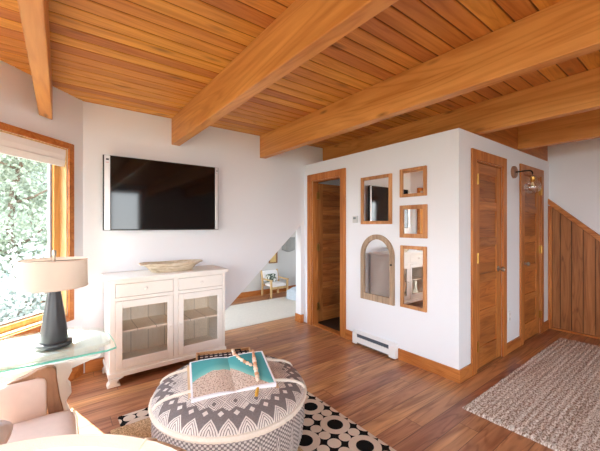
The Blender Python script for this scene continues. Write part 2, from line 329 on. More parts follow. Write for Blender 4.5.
# ------------------------------------------------------------------ mesh builder
class MB:
    def __init__(s): s.v = []; s.f = []; s.mi = []; s.uv = {}
    def add(s, vs, fs, mi=0):
        b = len(s.v); s.v += [tuple(p) for p in vs]
        for f in fs: s.f.append([b + i for i in f]); s.mi.append(mi)
        return s
    def box(s, x0, x1, y0, y1, z0, z1, mi=0):
        return s.add([(x0, y0, z0), (x1, y0, z0), (x1, y1, z0), (x0, y1, z0), (x0, y0, z1), (x1, y0, z1), (x1, y1, z1), (x0, y1, z1)],
                     [(3, 2, 1, 0), (4, 5, 6, 7), (0, 1, 5, 4), (1, 2, 6, 5), (2, 3, 7, 6), (3, 0, 4, 7)], mi)
    def obox(s, p, d, s0, s1, n0, n1, z0, z1, mi=0):
        """box along horizontal direction d from p; n is d turned left"""
        n = (-d[1], d[0]); q = []
        for z in (z0, z1):
            for (a, b) in ((s0, n0), (s1, n0), (s1, n1), (s0, n1)):
                q.append((p[0] + d[0] * a + n[0] * b, p[1] + d[1] * a + n[1] * b, z))
        return s.add(q, [(3, 2, 1, 0), (4, 5, 6, 7), (0, 1, 5, 4), (1, 2, 6, 5), (2, 3, 7, 6), (3, 0, 4, 7)], mi)
    def prism(s, poly, fn, h0, h1, mi=0, side=None):
        """poly: 2D points; fn(u,v,h)->xyz"""
        n = len(poly); vs = [fn(u, v, h0) for u, v in poly] + [fn(u, v, h1) for u, v in poly]
        b = len(s.v); s.v += vs
        s.f.append([b + i for i in reversed(range(n))]); s.mi.append(mi)
        s.f.append([b + n + i for i in range(n)]); s.mi.append(mi)
        for i in range(n):
            j = (i + 1) % n; s.f.append([b + i, b + j, b + n + j, b + n + i]); s.mi.append(mi if side is None else side)
        return s
    def lathe(s, prof, seg=32, c=(0, 0, 0), mi=0, axis='Z', cap=True):
        rings = []
        b0 = len(s.v)
        for r, h in prof:
            ring = []
            for k in range(seg):
                a = 2 * PI * k / seg; p = (r * math.cos(a), r * math.sin(a), h)
                if axis == 'Y': p = (p[0], p[2], p[1])
                if axis == 'X': p = (p[2], p[0], p[1])
                ring.append(len(s.v)); s.v.append((c[0] + p[0], c[1] + p[1], c[2] + p[2]))
            rings.append(ring)
        for a, b in zip(rings, rings[1:]):
            for k in range(seg):
                j = (k + 1) % seg; s.f.append([a[k], a[j], b[j], b[k]]); s.mi.append(mi)
        if cap:
            s.f.append(list(reversed(rings[0]))); s.mi.append(mi); s.f.append(list(rings[-1])); s.mi.append(mi)
        return s
    def tube(s, pts, r, seg=8, closed=False, mi=0):
        pts = [Vector(p) for p in pts]; n = len(pts); rings = []; up = Vector((0, 0, 1))
        for i, p in enumerate(pts):
            d = (pts[(i + 1) % n] - pts[i - 1]) if closed else (pts[min(i + 1, n - 1)] - pts[max(i - 1, 0)])
            d.normalize(); a = d.cross(up)
            if a.length < 1e-3: a = d.cross(Vector((0, 1, 0)))
            a.normalize(); c = a.cross(d); rr = r[i] if isinstance(r, (list, tuple)) else r
            ring = []
            for k in range(seg):
                t = 2 * PI * k / seg; q = p + a * math.cos(t) * rr + c * math.sin(t) * rr
                ring.append(len(s.v)); s.v.append(tuple(q))
            rings.append(ring)
        pr = list(zip(rings, rings[1:])) + ([(rings[-1], rings[0])] if closed else [])
        for a, b in pr:
            for k in range(seg):
                j = (k + 1) % seg; s.f.append([a[k], a[j], b[j], b[k]]); s.mi.append(mi)
        if not closed: s.f.append(list(reversed(rings[0]))); s.f.append(list(rings[-1])); s.mi += [mi, mi]
        return s
    def ball(s, c, r, seg=16, mi=0):
        prof = [(max(1e-4, math.sin(PI * i / 10)) * r, -math.cos(PI * i / 10) * r) for i in range(11)]
        return s.lathe(prof, seg, c, mi)

def part(name, mb, mats, parent=None, bevel=0.0, smooth=False, local=False, sub=0, kind=None, label=None):
    me = bpy.data.meshes.new(name)
    off = Vector((0, 0, 0))
    if parent is not None and not local:
        p = parent
        while p is not None: off += Vector(p.location); p = p.parent
    me.from_pydata([tuple(Vector(q) - off) for q in mb.v], [], mb.f)
    for m in (mats if isinstance(mats, list) else [mats]): me.materials.append(M[m] if isinstance(m, str) else m)
    me.polygons.foreach_set('material_index', mb.mi)
    bm = bmesh.new(); bm.from_mesh(me); bmesh.ops.recalc_face_normals(bm, faces=bm.faces); bm.to_mesh(me); bm.free()
    if smooth:
        me.polygons.foreach_set('use_smooth', [True] * len(me.polygons))
        try: me.set_sharp_from_angle(angle=math.radians(42))
        except Exception: pass
    o = bpy.data.objects.new(name, me); COL.objects.link(o)
    if parent is not None: o.parent = parent
    if bevel:
        b = o.modifiers.new('bevel', 'BEVEL'); b.width = bevel; b.segments = 2; b.limit_method = 'ANGLE'
    if sub:
        b = o.modifiers.new('subsurf', 'SUBSURF'); b.levels = sub; b.render_levels = sub
    if kind: o['kind'] = kind
    if label: o['label'] = label
    return o
def thing(name, label, cat, loc=(0, 0, 0), rz=0.0, group=None):
    o = bpy.data.objects.new(name, None); COL.objects.link(o); o.location = loc; o.rotation_euler = (0, 0, rz)
    o.empty_display_size = 0.1; o['label'] = label; o['category'] = cat
    if group: o['group'] = group
    return o
def tag(o, label, cat, group=None):
    o['label'] = label; o['category'] = cat
    if group: o['group'] = group
    return o
def setting(name, label=None, loc=(0, 0, 0)):
    o = bpy.data.objects.new(name, None); COL.objects.link(o); o.location = loc; o['kind'] = 'structure'
    return o
def struct(name, mb, m, parent=None, **kw): return part(name, mb, m, parent, kind=None if parent else 'structure', **kw)

# ------------------------------------------------------------------ room
ZC = 2.575; YW = 3.62; XM = 2.83; YC = 1.385; XP = 5.33; XL = -1.60; YB = -3.2
A43 = math.radians(43.0)
WD = (-math.sin(A43), -math.cos(A43))            # along the window wall, away from its corner with the TV wall
WP = (0.173, YW)
WT = 0.16
def wx(y, out=0.0):                                # x of the window wall's (outer) face at a given y
    return max(XL - out, WP[0] + (y - YW) * math.tan(A43) - out / math.cos(A43))

# ceiling: V-grooved boards along X, and the same boards' backing above
mb = MB(); BW = 0.116; y = 0.01 - BW * 29; g = 0.009
while y < YW + 0.02:
    y0, y1 = max(y, YB - .1), min(y + BW, YW + .02)
    if y1 - y0 > 0.02:
        for (a, za, b, zb) in ((y0, ZC + g, y0 + g, ZC), (y0 + g, ZC, y1 - g, ZC), (y1 - g, ZC, y1, ZC + g)):
            mb.add([(wx(a, .1), a, za), (XP + .1, a, za), (XP + .1, b, zb), (wx(b, .1), b, zb)], [(0, 1, 2, 3)])
    y += BW
poly = [(wx(YB, .12), YB - .12), (XP + .12, YB - .12), (XP + .12, YW + .1), (wx(YW, .0), YW + .1), (wx(1.72, .12), 1.72)]
mb.prism(poly, lambda u, v, h: (u, v, h), ZC + 0.02, ZC + 0.12)
struct('ceiling', mb, 'ceil')

# floor of room and back room
mb = MB()
poly = [(XL - .1, YB - .1), (XP + .1, YB - .1), (XP + .1, YW + .06), (WP[0], YW + .06), (XL - .1, 1.66)]
poly = [(XL - .1, YB - .1), (XP + .1, YB - .1), (XP + .1, 5.62), (0.25, 5.62), (0.25, YW + .06), (WP[0] - .03, YW + .03), (XL - .08, 1.70)]
mb.prism(poly, lambda u, v, h: (u, v, h), -0.12, 0.0)
struct('floor', mb, 'floor')
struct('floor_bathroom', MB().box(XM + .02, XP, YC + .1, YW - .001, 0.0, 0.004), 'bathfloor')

# TV wall with the triangular opening
mb = MB()
def tri_wall(y0, y1):
    A = [(WP[0] - .02, 0), (1.206, 0), (2.765, 1.408), (2.765, ZC + .02), (WP[0] - .02, ZC + .02)]
    Bq = [(2.765, 0), (XP + .1, 0), (XP + .1, ZC + .02), (2.765, ZC + .02), (2.765, 1.408)]
    for q in (A, Bq): mb.prism(q, lambda u, v, h: (u, h, v), y0, y1)
tri_wall(YW, YW + .12)
struct('wall_back', mb, 'wall')
# window wall
WIN0, WIN1, WZ0, WZ1 = 0.175, 1.98, 0.60, 2.08
mb = MB()
L = 2.61
mb.obox(WP, WD, -0.1, WIN0, 0, -WT, 0, ZC + .02); mb.obox(WP, WD, WIN1, L + .05, 0, -WT, 0, ZC + .02)
mb.obox(WP, WD, WIN0, WIN1, 0, -WT, 0, WZ0); mb.obox(WP, WD, WIN0, WIN1, 0, -WT, WZ1, ZC + .02)
struct('wall_window', mb, 'wall')
# block of closets: two walls and an added lid
D3a, D3b, DZ = 2.87, 3.44, 2.025
mb = MB()
mb.box(XM, XM + .1, YC, D3a, 0, 2.27); mb.box(XM, XM + .1, D3b, YW, 0, 2.27); mb.box(XM, XM + .1, D3a, D3b, DZ, 2.27)
struct('wall_mirrors', mb, 'wall')
D1a, D1b, D2a, D2b = 3.14, 3.755, 4.345, 4.965
mb = MB()
for a, b in ((XM + .1, D1a), (D1b, D2a), (D2b, XP)): mb.box(a, b, YC, YC + .1, 0, 2.27)
for a, b in ((D1a, D1b), (D2a, D2b)): mb.box(a, b, YC, YC + .1, DZ, 2.27)
struct('wall_closets', mb, 'wall')
struct('wall_added_lid', MB().box(XM + .1, XP, YC + .1, YW, 2.2, 2.265), 'wall')  # unseen lid, added to keep the bathroom inside dark
struct('wall_closet_inner', MB().box(XM + 1.3, XM + 1.36, YC + .1, YW, 0, 2.2).box(XM + .1, XM + 1.3, 2.45, 2.5, 0, 2.2), 'wall')
# right wall, left wall and rear wall (with unseen windows sized to light the room)
def wall_x(name, x0, x1, y0, y1, holes):           # wall along Y
    mb = MB(); ys = y0
    for (a, b, z0, z1) in holes:
        mb.box(x0, x1, ys, a, 0, ZC + .02)
        if z0 > 0: mb.box(x0, x1, a, b, 0, z0)
        mb.box(x0, x1, a, b, z1, ZC + .02); ys = b
    mb.box(x0, x1, ys, y1, 0, ZC + .02); return struct(name, mb, 'wall')
def wall_y(name, y0, y1, x0, x1, holes):
    mb = MB(); xs = x0
    for (a, b, z0, z1) in holes:
        mb.box(xs, a, y0, y1, 0, ZC + .02)
        if z0 > 0: mb.box(a, b, y0, y1, 0, z0)
        mb.box(a, b, y0, y1, z1, ZC + .02); xs = b
    mb.box(xs, x1, y0, y1, 0, ZC + .02); return struct(name, mb, 'wall')
HL = [(-2.5, -1.0, .55, 2.15), (-0.6, 1.15, .55, 2.15)]
HB = [(-1.35, 0.1, .3, 2.4), (0.35, 1.9, .3, 2.4)]
wall_x('wall_right', XP, XP + .12, YB - .1, YW + 2.1, [(4.3, 5.0, .8, 2.0)])  # opening for the window added to the back room
wall_x('wall_left', XL - .14, XL, YB - .1, 1.76, HL)
wall_y('wall_rear', YB - .14, YB, XL - .14, XP + .12, HB)
wn = [2]
def simple_window(kind, a, b, z0, z1):
    w = setting('window_%d' % wn[0]); wn[0] += 1
    fr = MB(); f = .06; gl = MB()
    def bx(u0, u1, z_0, z_1, d0, d1, m):
        if kind == 'x': m.box(XL - .14 + d0, XL - .14 + d1, u0, u1, z_0, z_1)
        else: m.box(u0, u1, YB - .14 + d0, YB - .14 + d1, z_0, z_1)
    m = (a + b) / 2
    for u0, u1, q0, q1 in ((a, a + f, z0, z1), (b - f, b, z0, z1), (a + f, b - f, z0, z0 + f), (a + f, b - f, z1 - f, z1), (m - .03, m + .03, z0 + f, z1 - f)):
        bx(u0, u1, q0, q1, .04, .10, fr)
    bx(a + f, b - f, z0 + f, z1 - f, .065, .071, gl)
    part('window_frame', fr, 'sash', w, bevel=.004); part('pane', gl, 'pane', w)
    cs = MB(); c = .08
    for u0, u1, q0, q1 in ((a - c, a, z0 - c, z1 + c), (b, b + c, z0 - c, z1 + c), (a, b, z1, z1 + c), (a, b, z0 - c, z0)):
        if q1 - q0 > 0.001 and q0 > -.1: bx(u0, u1, max(q0, 0.0), q1, .1405, .158, cs)
    part('casing', cs, 'trim', w, bevel=.003)
for h in HL: simple_window('x', *h)
for h in HB: simple_window('y', *h)

# ---- window_1, in the slanted wall
w1 = setting('window_1', loc=(WP[0], WP[1], 0))
cs = MB(); c = .052
for s0, s1, z0, z1 in ((WIN0 - c, WIN0, WZ0 - c, WZ1 + c), (WIN1, WIN1 + c, WZ0 - c, WZ1 + c), (WIN0, WIN1, WZ1, WZ1 + c), (WIN0, WIN1, WZ0 - c, WZ0)):
    cs.obox(WP, WD, s0, s1, 0.0005, .02, z0, z1)
part('casing', cs, 'trimx', w1, bevel=.003)
jb = MB(); j = .012
for s0, s1, z0, z1 in ((WIN0, WIN0 + j, WZ0, WZ1), (WIN1 - j, WIN1, WZ0, WZ1), (WIN0 + j, WIN1 - j, WZ1 - j, WZ1), (WIN0 + j, WIN1 - j, WZ0, WZ0 + j)):
    jb.obox(WP, WD, s0, s1, -.15, -.001, z0, z1)
part('jamb', jb, 'pale_wood', w1)  # jamb coloured paler than the casing, standing in for its lit reveal
sh = MB(); a, b, z0, z1, f = WIN0 + j, WIN1 - j, WZ0 + j, WZ1 - j, .062
mid = (a + b) / 2
for s0, s1, q0, q1 in ((a, a + f, z0, z1), (b - f, b, z0, z1), (a + f, b - f, z0, z0 + .045), (a + f, b - f, z1 - f, z1), (mid - .05, mid + .05, z0 + .045, z1 - f)):
    sh.obox(WP, WD, s0, s1, -.115, -.06, q0, q1)
part('sash', sh, 'sash', w1, bevel=.004)
vs = MB(); a2, b2, q2, q3 = a + f, b - f, z0 + .045, z1 - f
for s0, s1, q0, q1 in ((a2, a2 + .018, q2, q3), (b2 - .018, b2, q2, q3), (a2, b2, q2, q2 + .018), (a2, b2, q3 - .018, q3)):
    vs.obox(WP, WD, s0, s1, -.105, -.08, q0, q1)
part('weather_strip', vs, 'vinyl', w1)
part('pane', MB().obox(WP, WD, a2, b2, -.095, -.089, q2, q3), 'pane', w1)
# roman shade
bl = thing('roman_shade', 'white folded roman shade gathered at the top of the window', 'blind', (WP[0] + WD[0], WP[1] + WD[1], WZ1))
mb = MB(); zt = WZ1 - .014
prof = [(-.002, zt), (-.030, zt), (-.030, zt - .05), (-.038, zt - .052), (-.036, zt - .092), (-.046, zt - .094), (-.044, zt - .134), (-.016, zt - .138), (-.006, zt - .094), (-.012, zt - .09), (-.004, zt - .05)]
pf = lambda u, v, h: (WP[0] + WD[0] * h + WD[1] * -(u + .0) , WP[1] + WD[1] * h + WD[0] * (u + .0), v)
def pf(u, v, h):
    n = (-WD[1], WD[0]); return (WP[0] + WD[0] * h + n[0] * u, WP[1] + WD[1] * h + n[1] * u, v)
mb.prism(prof, pf, WIN0 + .016, WIN1 - .016)
part('fabric', mb, 'blind', bl, smooth=False)
mb = MB(); mb.obox(WP, WD, WIN0 + .016, WIN1 - .016, -.040, -.018, zt - .146, zt - .136); part('bottom_bar', mb, 'white_metal', bl)

# ---- beams
BX = [(-0.135, -0.05, 'far left ceiling beam running to the window wall'), (0.975, 1.065, 'ceiling beam landing above the right half of the television'),
      (2.085, 2.175, 'ceiling beam landing left of the white closet block'), (3.18, 3.27, 'ceiling beam crossing just over the front corner of the closet block'),
      (4.25, 4.34, 'shadowed ceiling beam at upper right above the second closet door')]
for x0, x1, lb in BX:
    ye = YW if x0 > 0 else 3.62 + ((x0 - .173) / math.tan(A43))
    mb = MB()
    if x0 > 0: mb.box(x0, x1, YB, ye, 2.286, ZC)
    else:
        q = lambda x: 3.62 + (x - .173) / math.tan(A43)
        mb.prism([(x0, YB), (x1, YB), (x1, q(x1)), (x0, q(x0))], lambda u, v, h: (u, v, h), 2.286, ZC)
    o = part('ceiling_beam', mb, 'beam', None, bevel=.006); tag(o, lb, 'beam', 'ceiling beams')
# fascia over the closet wall
mb = MB()
for a, b in ((3.27, 4.25), (4.34, XP)): mb.box(a, b, YC + .012, YC + .05, 2.27, ZC)
struct('trim_1', mb, 'trimx', bevel=.003)

# ---- baseboards
BH, BT = .115, .016
struct('baseboard_mirrors', MB().box(XM - BT, XM, YC - BT, 2.012, 0, BH).box(XM - BT, XM, 2.613, 2.775, 0, BH), 'trimy', bevel=.003)
struct('baseboard_closets', MB().box(XM, 3.05, YC - BT, YC, 0, BH).box(3.846, 4.254, YC - BT, YC, 0, BH).box(5.056, XP - .05, YC - BT, YC, 0, BH), 'trimx', bevel=.003)
struct('baseboard_back', MB().box(WP[0] + .015, 1.19, YW - BT, YW, 0, BH).box(2.75, 2.808, YW - BT, YW, 0, BH).box(2.765 - BT, 2.765, YW, YW + .12, 0, BH), 'trimx', bevel=.003)
mb = MB().obox(WP, WD, .012, 2.55, 0.0005, BT, 0, BH); struct('baseboard_window', mb, 'trimx', bevel=.003)
struct('baseboard_right', MB().box(XP - BT, XP, YB, -.5, 0, BH), 'trimy', bevel=.003)

# ---- stair side: vertical cedar boards with a sloping cap
st = setting('wall_stair', loc=(XP, YC, 0))
SL = .945; zc = lambda y: 1.777 - (1.394 - y) * SL
mb = MB(); g = .004; y = YC - .045; k = 0
edges = [YC - .045, 1.253, 1.137, 1.022, .907, .79, .675, .56, .444, .33, .214, .1, -.02, -.13, -.245, -.36, -.44]
for y1, y0 in zip(edges, edges[1:]):
    f = lambda u, v, h: (h, u, v)
    mb.prism([(y0 + g, 0.028), (y1 - g, 0.028), (y1 - g, zc(y1) - .06), (y0 + g, zc(y0) - .06)], f, XP - .03, XP - .001)
    mb.prism([(y1 - g, 0.028), (y1 + g, 0.028), (y1 + g, zc(y1) - .06), (y1 - g, zc(y1) - .06)], f, XP - .02, XP - .001)
part('board_panel', mb, 'stair', st)
mb = MB(); f = lambda u, v, h: (h, u, v); ya, yb = YC - .002, -.46
mb.prism([(yb, zc(yb) - .075), (ya, zc(ya) - .075), (ya, zc(ya)), (yb, zc(yb))], f, XP - .05, XP - .0005); part('cap_rail', mb, 'trimy', st, bevel=.004)
part('corner_post', MB().box(XP - .045, XP - .0005, YC - .045, YC - .002, .0, zc(YC - .045) - .06), 'trim', st, bevel=.003)
part('base_strip', MB().box(XP - .045, XP - .0005, -.44, YC - .046, 0, .026), 'trimy', st, bevel=.003)

# ---- doors
def leaf(parent, W, f, hz, panels=5):
    """door leaf of width W standing in f(u, d, z): u across, d depth; built of stiles, rails and boarded panels"""
    def box(u0, u1, d0, d1, z0, z1):
        m = MB(); m.add([f(u0, d0, z0), f(u1, d0, z0), f(u1, d1, z0), f(u0, d1, z0), f(u0, d0, z1), f(u1, d0, z1), f(u1, d1, z1), f(u0, d1, z1)],
                        [(3, 2, 1, 0), (4, 5, 6, 7), (0, 1, 5, 4), (1, 2, 6, 5), (2, 3, 7, 6), (3, 0, 4, 7)]); return m
    sw = .095; z0, z1 = .012, hz
    part('stile', box(0, sw, 0, .035, z0, z1), 'stile', parent, bevel=.002)
    part('stile', box(W - sw, W, 0, .035, z0, z1), 'stile', parent, bevel=.002)
    rail = [.20] + [.085] * (panels - 1) + [.10]
    ph = (z1 - z0 - sum(rail)) / panels; z = z0
    for i in range(panels + 1):
        part('rail', box(sw, W - sw, 0, .035, z, z + rail[i]), 'rail', parent, bevel=.005); z += rail[i]
        if i < panels: part('panel', box(sw, W - sw, .012, .026, z, z + ph), 'panel', parent); z += ph
def knob(parent, c, ax, sgn):
    """rose, neck and round knob on an axis, one mesh"""
    pr = [(.03, 0), (.03, .006), (.012, .010), (.010, .026), (.020, .034), (.027, .046), (.026, .056), (.016, .064), (.001, .066)]
    m = MB().lathe([(r, h * sgn) for r, h in pr], 20, c, axis=ax); part('door_knob', m, 'bronze', parent, smooth=True)
def hinge(parent, m): part('hinge', m, 'brass', parent, bevel=.001)

for nm, a, b, knu, hu in (('door_1', D1a, D1b, D1b - .075, D1a), ('door_2', D2a, D2b, D2a + .06, D2b)):
    d = setting(nm, loc=(a, YC, 0))
    c = MB(); cw = .09
    for x0, x1, z0, z1 in ((a - cw, a, 0, DZ + .095), (b, b + cw, 0, DZ + .095), (a, b, DZ, DZ + .095)): c.box(x0, x1, YC - .02, YC - .0005, z0, z1)
    part('casing', c, 'trim', d, bevel=.003)
    jm = MB().box(a, a + .012, YC, YC + .1, 0, DZ).box(b - .012, b, YC, YC + .1, 0, DZ).box(a + .012, b - .012, YC, YC + .1, DZ - .012, DZ)
    part('jamb', jm, 'trim', d)
    leaf(d, b - a - .03, lambda u, q, z, a=a: (a + .015 + u, YC + .006 + q, z), DZ - .018)
    knob(d, (knu, YC + .006, .945), 'Y', -1)
    s = 1 if hu == a else -1
    for z in (1.84, 1.09, .25): hinge(d, MB().tube([(hu + s * .010, YC - .022, z - .05), (hu + s * .010, YC - .022, z + .05)], .009, 10).box(hu + s * .010 - .004, hu + s * .010 + .004, YC - .022, YC + .008, z - .05, z + .05))
# the open bathroom door
d3 = setting('door_3', loc=(XM, D3b, 0))
c = MB(); cw = .092
for y0, y1, z0, z1 in ((D3a - cw, D3a, 0, DZ + .09), (D3b, D3b + cw, 0, DZ + .09), (D3a, D3b, DZ, DZ + .09)): c.box(XM - .02, XM - .0005, y0, y1, z0, z1)
part('casing', c, 'trim', d3, bevel=.003)
jm = MB().box(XM, XM + .1, D3a, D3a + .012, 0, DZ).box(XM, XM + .1, D3b - .012, D3b, 0, DZ).box(XM, XM + .1, D3a + .012, D3b - .012, DZ - .012, DZ)
part('jamb', jm, 'trim', d3)
part('threshold', MB().box(XM - .005, XM + .1, D3a + .012, D3b - .012, 0.0, .008), 'trimy', d3)
leaf(d3, .56, lambda u, q, z: (XM + .125 + u, 3.50 - .035 + q, z), DZ - .018)
for z in (1.82, 1.09, .25): hinge(d3, MB().box(XM + .07, XM + .118, 3.416, 3.429, z - .05, z + .05))

# ---- thermostat, heater, outlet
th = thing('thermostat', 'small white thermostat on the wall right of the open door', 'thermostat', (XM, 2.615, 1.43))
part('housing', MB().box(XM - .025, XM, 2.58, 2.65, 1.43, 1.515), 'switch', th, bevel=.005)
part('display', MB().box(XM - .027, XM - .025, 2.595, 2.635, 1.475, 1.50), 'lcd', th)
he = thing('baseboard_heater', 'white electric baseboard heater under the arched mirror', 'heater', (XM, 2.31, 0.012))
f = lambda u, v, h: (XM - u, h, v)
part('back_panel', MB().prism([(0, .015), (.012, .015), (.012, .155), (0, .155)], f, 2.04, 2.585), 'white_metal', he)
part('hood', MB().prism([(.012, .145), (.052, .132), (.056, .132), (.056, .138), (.014, .155), (.012, .155)], f, 2.04, 2.585), 'white_metal', he)
part('front_panel', MB().prism([(.055, .034), (.064, .034), (.064, .090), (.055, .094)], f, 2.095, 2.555), 'white_metal', he)
part('grille', MB().prism([(.012, .02), (.048, .02), (.048, .126), (.012, .126)], f, 2.095, 2.555), 'heater_fin', he)
for a, b in ((2.012, 2.095), (2.555, 2.613)):
    part('end_cap', MB().prism([(0, .012), (.066, .012), (.066, .134), (.014, .157), (0, .157)], f, a, b), 'white_metal', he, bevel=.003)
ou = thing('wall_outlet', 'white electrical outlet low on the wall between the two closet doors', 'outlet', (3.96, YC, .34))
part('cover_plate', MB().box(3.925, 3.995, YC - .006, YC, .335, .45), 'white_metal', ou, bevel=.002)
for z in (.365, .42):
    part('socket', MB().box(3.945, 3.975, YC - .008, YC - .006, z - .014, z + .014), 'switch', ou, bevel=.002)

# ---- sconce
sc = thing('wall_sconce', 'wall sconce with clear glass globe between the two closet doors', 'wall lamp', (4.07, YC, 2.0))
part('backplate', MB().lathe([(.001, -.028), (.062, -.028), (.068, -.02), (.068, -.0005)], 28, (4.07, YC, 2.0), axis='Y'), 'copper', sc, smooth=True)
pts = [(4.07, YC - .025, 2.0)] + [(4.07, YC - .10, 2.0)] + [(4.07, YC - .15 - .035 * math.sin(a), 1.965 + .035 * math.cos(a)) for a in (0, .4, .8, 1.2, 1.57)] + [(4.07, YC - .185, 1.925)]
part('arm', MB().tube(pts, .008, 10), 'iron', sc, smooth=True)
part('socket', MB().lathe([(.012, 1.93), (.026, 1.925), (.026, 1.885), (.018, 1.87)], 20, (4.07, YC - .185, 0)), 'brass', sc, smooth=True)
part('bulb', MB().lathe([(.008, 1.875), (.010, 1.865), (.018, 1.84), (.017, 1.828), (.008, 1.818), (.001, 1.816)], 16, (4.07, YC - .185, 0)), 'bulb', sc, smooth=True)
gp = [(.030, 1.905), (.034, 1.898)] + [(.078 * math.sin(a), 1.815 + .078 * math.cos(a)) for a in [0.55 + 2.55 * i / 12 for i in range(13)]]
part('glass_globe', MB().lathe(gp, 28, (4.07, YC - .185, 0), cap=False), 'globe', sc, smooth=True)

# ---- mirrors
def mirror(name, label, y0, y1, z0, z1, fw=.032, arch=False, m='frame'):
    t = thing(name, label, 'mirror', (XM, (y0 + y1) / 2, z0), group='wood framed mirrors on the white wall')
    f = lambda u, v, h: (XM - h, u, v)
    if not arch:
        for (a, b, c, d) in ((y0, y0 + fw, z0, z1), (y1 - fw, y1, z0, z1), (y0 + fw, y1 - fw, z1 - fw, z1), (y0 + fw, y1 - fw, z0, z0 + fw)):
            part('frame_bar', MB().box(XM - .024, XM - .0005, a, b, c, d), m, t, bevel=.004)
        part('mirror_glass', MB().box(XM - .010, XM - .006, y0 + fw - .003, y1 - fw + .003, z0 + fw - .003, z1 - fw + .003), 'mirror', t)
    else:
        yc = (y0 + y1) / 2; R = (y1 - y0) / 2; zs = z1 - R * 1.02
        def outline(r, zb): return [(yc + r, zb)] + [(yc + r * math.cos(a), zs + r * 1.02 * math.sin(a)) for a in [PI * i / 24 for i in range(25)]] + [(yc - r, zb)]
        oo, ii = outline(R, z0), outline(R - fw, z0 + fw * 1.4); n = len(oo); mb = MB()
        for dd in (.0005, .026):
            mb.v += [f(u, v, dd) for u, v in oo] + [f(u, v, dd) for u, v in ii]
        for i in range(n):
            j = (i + 1) % n
            mb.f += [[i, j, n + j, n + i], [2 * n + i, 2 * n + j, 3 * n + j, 3 * n + i], [i, j, 2 * n + j, 2 * n + i], [n + i, n + j, 3 * n + j, 3 * n + i]]; mb.mi += [0] * 4
        part('arched_frame', mb, m, t, bevel=.003)
        part('mirror_glass', MB().prism(outline(R - fw + .003, z0 + fw * 1.4 - .003), f, .006, .010), 'mirror', t)
        part('knob', MB().lathe([(.010, -.038), (.012, -.030), (.006, -.026)], 12, (XM, y0 + fw * .55, .98), axis='X'), 'iron', t, smooth=True)
    return t
mirror('wall_mirror', 'larger rectangular mirror in light wood, above the arched mirror', 2.092, 2.522, 1.415, 1.957, .036)
mirror('wall_mirror', 'smallest wood framed mirror, topmost of the right column', 1.69, 1.988, 1.69, 1.98, .032)
mirror('wall_mirror', 'small square mirror with a wide wood frame, middle of the right column', 1.684, 1.988, 1.275, 1.606, .042)
mirror('wall_mirror', 'tall narrow wood framed mirror, bottom of the right column', 1.69, 1.982, .56, 1.195, .034)
mirror('arched_mirror', 'arched mirror in a weathered greyish wood frame', 2.06, 2.522, .55, 1.30, .052, True, 'grey_frame')

# ---- television
tv = thing('television', 'black flat television with silver side strips on the white wall', 'television', (.905, YW, 1.352))
yf = YW - .085
part('wall_bracket', MB().box(.72, 1.10, YW - .045, YW - .0005, 1.5, 1.9), 'black', tv)
part('back_shell', MB().box(.335, 1.475, yf + .012, yf + .04, 1.365, 2.07), 'black', tv, bevel=.006)
part('bezel', MB().box(.325, 1.482, yf, yf + .012, 1.352, 2.078), 'black', tv, bevel=.002)
part('screen', MB().box(.386, 1.438, yf - .002, yf, 1.364, 2.072), 'screen', tv)
for a, b in ((.336, .384), (1.440, 1.474)):
    part('side_strip', MB().box(a, b, yf - .010, yf, 1.358, 2.074), 'silver', tv, bevel=.002)
    part('badge', MB().box(a + .014, b - .010, yf - .0112, yf - .010, 2.028, 2.044), 'black', tv)
    part('badge', MB().box(a + .012, b - .012, yf - .0112, yf - .010, 2.004, 2.008), 'red', tv)

# ---- cabinet
cb = thing('sideboard', 'white painted sideboard with two glazed doors under the television', 'cabinet', (.87, 3.38, 0))
x0, x1, y0, y1 = .34, 1.40, 3.165, 3.585
part('top', MB().box(x0 - .028, x1 + .03, y0 - .028, YW - .018, .905, .938), 'cab', cb, bevel=.007)
bd = MB().box(x0, x0 + .02, y0 + .02, y1, .10, .905).box(x1 - .02, x1, y0 + .02, y1, .10, .905).box(x0 + .02, x1 - .02, y0 + .02, y1, .10, .13).box(x0 + .02, x1 - .02, y0 + .02, y1, .74, .76)
part('carcass', bd, 'cab', cb, bevel=.002)
part('back_panel', MB().box(x0 + .02, x1 - .02, y1 - .012, y1, .13, .74), 'cabin', cb)
part('shelf', MB().box(x0 + .02, x1 - .02, y0 + .05, y1 - .012, .435, .453), 'cabin', cb)
xm = .893
ff = MB()
for a, b, c, e in ((x0, x0 + .045, .10, .905), (x1 - .03, x1, .10, .905), (xm - .022, xm + .022, .10, .905), (x0 + .045, xm - .022, .885, .905), (xm + .022, x1 - .03, .885, .905),
                   (x0 + .045, xm - .022, .735, .765), (xm + .022, x1 - .03, .735, .765), (x0 + .045, xm - .022, .10, .135), (xm + .022, x1 - .03, .10, .135)):
    ff.box(a, b, y0, y0 + .02, c, e)
part('face_frame', ff, 'cab', cb, bevel=.002)
